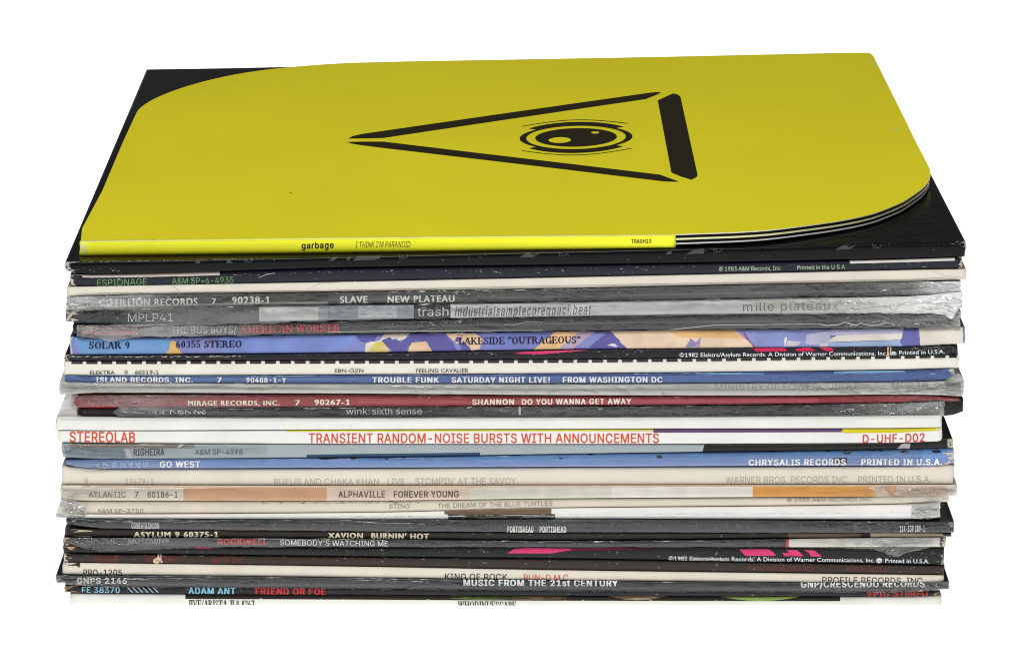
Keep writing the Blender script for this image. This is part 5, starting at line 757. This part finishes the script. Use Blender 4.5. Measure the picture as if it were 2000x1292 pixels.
for p in ([(381,504.5),(392,504),(389,508),(391,514),(380,514.4),(384,508)], [(441,513.5),(444,509),(448,504),(451,504),(450,509),(455,513)], [(642,509.2),(654,499),(664,498.6),(652,508.8)], [(676,508),(682,498.2),(688,498),(682,508)], [(689,508.6),(700,498),(752,496.6),(744,502),(738,506.6)], [(1014,502.4),(1028,493.6),(1036,493.2),(1040,498),(1056,492.8),(1042,501.6),(1030,502)], [(1300,497),(1304,491),(1312,490),(1311,496)], [(1340,496),(1356,487.6),(1374,486),(1375,494.6)], [(1631,487.6),(1646,479.4),(1654,478.4),(1658,483),(1673,477),(1661,486),(1644,487)]):
    R.poly(p, gg, xstep=None)
for cx, cy in ((788, 501), (1100, 495.5), (1402, 488.6), (1713, 480.5), (486, 508)):
    R.line([(cx-9, cy-4), (cx-6, cy+4.5)], 1., (104, 104, 104), xstep=None); R.line([(cx-4, cy-3), (cx-2, cy+4), (cx+7, cy+1.5), (cx+8, cy-3.5)], 1., (104, 104, 104), xstep=None)
R.finish()
# printed outlines and a wrinkle or two on its front cover, by the uncovered right corner
z_l = R.P0(140, 0); z_r = R.P0(1875, 0); ZX = (z_r.z-z_l.z)/(z_r.x-z_l.x); Z0 = z_l.z-ZX*z_l.x
cover2 = [o for o in R.e.children if o.name.startswith('cover')][0]
def flat_strip(bm, pts, wd, z0):
    P = [at_plane(x, y, z0, ZX) for x, y in pts]; pr = None
    for i, p in enumerate(P):
        d = (P[min(i+1, len(P)-1)]-P[max(i-1, 0)]).normalized(); n = Vector((-d.y, d.x, 0))*wd/2
        q = (bm.verts.new(p+n), bm.verts.new(p-n))
        if pr: bm.faces.new((pr[0], q[0], q[1], pr[1]))
        pr = q
bm = bmesh.new()
for pts in ([(1822,366),(1812,376),(1809,386),(1814,395),(1824,401),(1838,405)], [(1560,462),(1620,459),(1700,461.5),(1780,458),(1840,449)], [(1772,429),(1785,426),(1800,426),(1812,428)], [(1758,441),(1775,437),(1800,434),(1822,436)], [(1775,451),(1795,446),(1815,444.5),(1840,446)], [(1790,418),(1805,418),(1820,422),(1834,429)]):
    cy = curve(pts) if pts[0][0] < pts[-1][0] else None
    if cy: pts = [(pts[0][0]+(pts[-1][0]-pts[0][0])*i/24, cy(pts[0][0]+(pts[-1][0]-pts[0][0])*i/24)) for i in range(25)]
    flat_strip(bm, pts, .0005, Z0+.00008)
link('printed_outline', bm, ink((50, 50, 54)), cover2, R.org)

# ------------------------------------------------------------------ 1: the yellow die-cut sleeve on top
bl = at_plane(156, 499.5, Z0, ZX); br = at_plane(1319, 484, Z0, ZX)
YL = lambda px: bl.y+(br.y-bl.y)*(px-156)/(1319-156)
R = Rec('bright yellow die cut sleeve with a black triangle and eye, topmost of the stack',
        [(156,470.5),(700,463.5),(1319,457.5)], [(156,499.5),(700,492.8),(1319,484)], 155, 1319.5, col=(.9, .89, .028), raw=True, ycurve=YL, body=False, depth=.3, rough=.4, spec=.2, mott=.03, bump=.03, round_=.22)
tl = R.P0(200, 0); tr = R.P0(1290, 0); YX = (tr.z-tl.z)/(tr.x-tl.x); Y0 = tl.z-YX*tl.x
R.band(156, 166, .03, .97, (240, 240, 214)); R.line([(170, 471), (171, 499)], .8, (240, 242, 190), xstep=None); R.band(1311, 1319, .02, .1, (240, 240, 226))
R.band(160, 1312, .0, .13, (240, 240, 112))
dk = (66, 58, 30)
R.text('garbage', 589, 652, 485.4, 484, 12, dk, .045); R.text("I THINK I'M PARANOID", 694, 802, 483.4, 482, 11.5, (104, 94, 40), -.004, shear=.25); R.text('TRASH23', 1233, 1272, 474.8, 474.2, 7.4, dk, .04)
R.finish(); e1 = R.e; o1 = R.org
OUT = [(158,469.5),(300,468),(500,466),(700,463),(900,461),(1100,459),(1319,457.3),(1430,453.5),(1500,449),(1576,440),(1630,432.5),(1674,424.5),(1710,415.5),(1739,404.5),(1765,393),(1787,378.5),(1802,367),(1811,357),(1816,347),(1817.5,339),(1816.5,331),(1790,279),(1760,218),(1712,122),(1706,110),(1700,104.5),(1693,103),(1600,104.4),(1300,111),(1000,116.5),(800,120),(700,122.4),(640,125.4),(587,129.5),(540,134),(490,140.5),(450,147.5),(409,156.5),(372,166.5),(340,177),(316,186.5),(295,196.5),(281,205.5),(270,215),(264,226),(240,278),(200,372)]
def spread(pts, n):
    P = [Vector((x, y, 0)) for x, y in pts]; out = []
    for i in range(len(P)):
        a, b = P[i-1], P[i]; c = P[(i+1) % len(P)]; d = P[(i+2) % len(P)]
        for k in range(n):
            t = k/n
            if (c-b).length > 130 or (b-a).length > 130 and (c-b).length > 60: q = b.lerp(c, t)
            else:
                m0 = (c-a)*.5*min(1, (c-b).length/max(1e-6, (b-a).length)); m1 = (d-b)*.5*min(1, (c-b).length/max(1e-6, (d-c).length))
                q = b*(2*t**3-3*t*t+1)+m0*(t**3-2*t*t+t)+c*(-2*t**3+3*t*t)+m1*(t**3-t*t)
            out.append(q)
    return out
OUTW = [at_plane(p.x, p.y, Y0, YX) for p in spread(OUT, 3)]
cen = sum(OUTW, Vector())/len(OUTW)
def slab(z_top, z_bot, inset, front, mats, name, edge_slot=0, wob=0, flecks=False):
    """a sheet of card in the sleeve's outline, z measured up from the black cover"""
    bm = bmesh.new(); T, B = [], []
    for i, p in enumerate(OUTW):
        q = p+(cen-p).normalized()*inset; q.y = max(q.y, q.y if p.y > .06 else q.y+front)
        base = Z0+ZX*q.x; top = Y0+YX*q.x-base
        wz = wob*noise.noise((q.x*12, q.y*12, z_top*999))
        T.append(bm.verts.new((q.x, q.y, base+top*z_top+wz))); B.append(bm.verts.new((q.x, q.y, base+top*z_bot+wz)))
    f = bm.faces.new(T); g = bm.faces.new(B[::-1]); n = len(T)
    for i in range(n):
        h = bm.faces.new((T[i-1], B[i-1], B[i], T[i])); h.material_index = edge_slot
    bmesh.ops.recalc_face_normals(bm, faces=bm.faces)
    bmesh.ops.triangulate(bm, faces=[f, g])
    if flecks:                          # small marks of wear on the printed face
        r = random.Random(7); mats = mats+[paper((252, 248, 120)), paper((150, 140, 60))]
        for x, y, a, b_, k in ((567,376,4,1.2,3),(634,437,2,1.5,2),(1015,325,3,1.2,2),(281,388,3,1.2,2),(1748,251,12,1.4,2),(1742,257,7,1.,2),(1740,308,6,1.,2),(1362,436,5,1.,2),(1702,124,9,1.2,2),(1711,128,5,1.,2),(430,420,3,1,2)):
            n = 9; vv = [bm.verts.new(at_plane(x+a*math.cos(6.283*i/n)*r.uniform(.6, 1.2), y+b_*math.sin(6.283*i/n)*r.uniform(.6, 1.2), Y0+.00004, YX)) for i in range(n)]
            f = bm.faces.new(vv); f.material_index = k; f.normal_update()
            if f.normal.z < 0: f.normal_flip()
    return link(name, bm, mats, e1, o1)
yellow = paper((254, 241, 58), rough=.38, spec=.12, mott=.045, bump=.03, scale=13)
edge = paper((238, 236, 206), rough=.6)
fc = slab(1.0, .92, 0, 0, [yellow, edge], 'front_cover', 1, flecks=True)
pale = paper((252, 250, 196), rough=.6); wh = paper((252, 252, 246), rough=.5)
bk = paper((14, 14, 14), rough=.5, spec=.1)
slab(.91, .67, .0007, 0, [bk], 'record_disc')
slab(.66, .53, .0002, 0, [pale, pale], 'inner_panel', 1)
slab(.52, .28, .0007, 0, [bk], 'record_disc')
slab(.27, .18, .0003, 0, [wh, wh], 'inner_sleeve', 1)
slab(.14, .02, .0010, 0, [bk], 'back_cover')
# the black emblem printed on the front cover
EM = bmesh.new(); EMK = ink((56, 52, 42))
def em(loops, lay=0):
    q = [[at_plane(660+x*.37, 150+y*.37, Y0+.00005+lay*.00002, YX) for x, y in l] for l in loops]
    flat = [p for l in q for p in l]; vv = [EM.verts.new(p) for p in flat]
    for t in tessellate_polygon([[Vector((p.x, p.y, 0)) for p in l] for l in q]):
        try:
            f = EM.faces.new([vv[i] for i in t]); f.normal_update()
            if f.normal.z < 0: f.normal_flip()
        except ValueError: pass
em([[(52,326),(80,312),(130,301),(400,262),(900,190),(1400,119),(1640,85),(1680,81),(1706,82),(1690,92),(1625,118),(1200,180),(700,254),(240,323),(150,325)]])
em([[(47,344),(120,342),(240,342),(700,397),(1200,456),(1700,516),(1760,538),(1802,553),(1770,554),(1720,552),(1200,489),(700,430),(200,371),(110,359),(70,352)]])
em([[(1688,125),(1768,88),(1786,91),(1803,100),(1809,108),(1855,318),(1898,515),(1898,522),(1893,529),(1866,543),(1812,527),(1760,505),(1724,315)]])
cx, cy = 1257, 320
sk = lambda dx, dy: (cx+dx, cy+dy-.02*dx)
def el(a, b, a0=0, a1=360, n=48, ox=0, oy=0): return [sk(ox+a*math.cos(math.radians(a0+(a1-a0)*i/n)), oy+b*math.sin(math.radians(a0+(a1-a0)*i/n))) for i in range(n+(abs(a1-a0) < 360))]
def side(sg):    # side crescent of the ring
    t = math.degrees(math.acos(212/298)); return [sk(sg*298*math.cos(math.radians(q)), 64*math.sin(math.radians(q))*1) for q in [t-2*t*i/20 for i in range(21)]]
def cap(sg): return [sk(dx, sg*82*math.sqrt(1-(dx/322)**2)) for dx in [-250+500*i/24 for i in range(25)]]
outer = cap(-1)+side(1)[::-1]+cap(1)[::-1]+side(-1)
em([outer, el(263, 61)])
em([el(216, 49), el(59, 15.5, ox=-86, oy=12), el(21, 6, ox=101, oy=-24)])
def thin(pts):
    n = len(pts); em([[(x, y-1.8) for x, y in pts]+[(x, y+1.8) for x, y in reversed(pts)]])
thin([(970+560*i/20, 262-16*i/20-26*math.sin(math.pi*i/20)) for i in range(21)]); thin([(972+580*i/20, 390-13*i/20+29*math.sin(math.pi*i/20)) for i in range(21)])
link('emblem', EM, EMK, fc, o1)
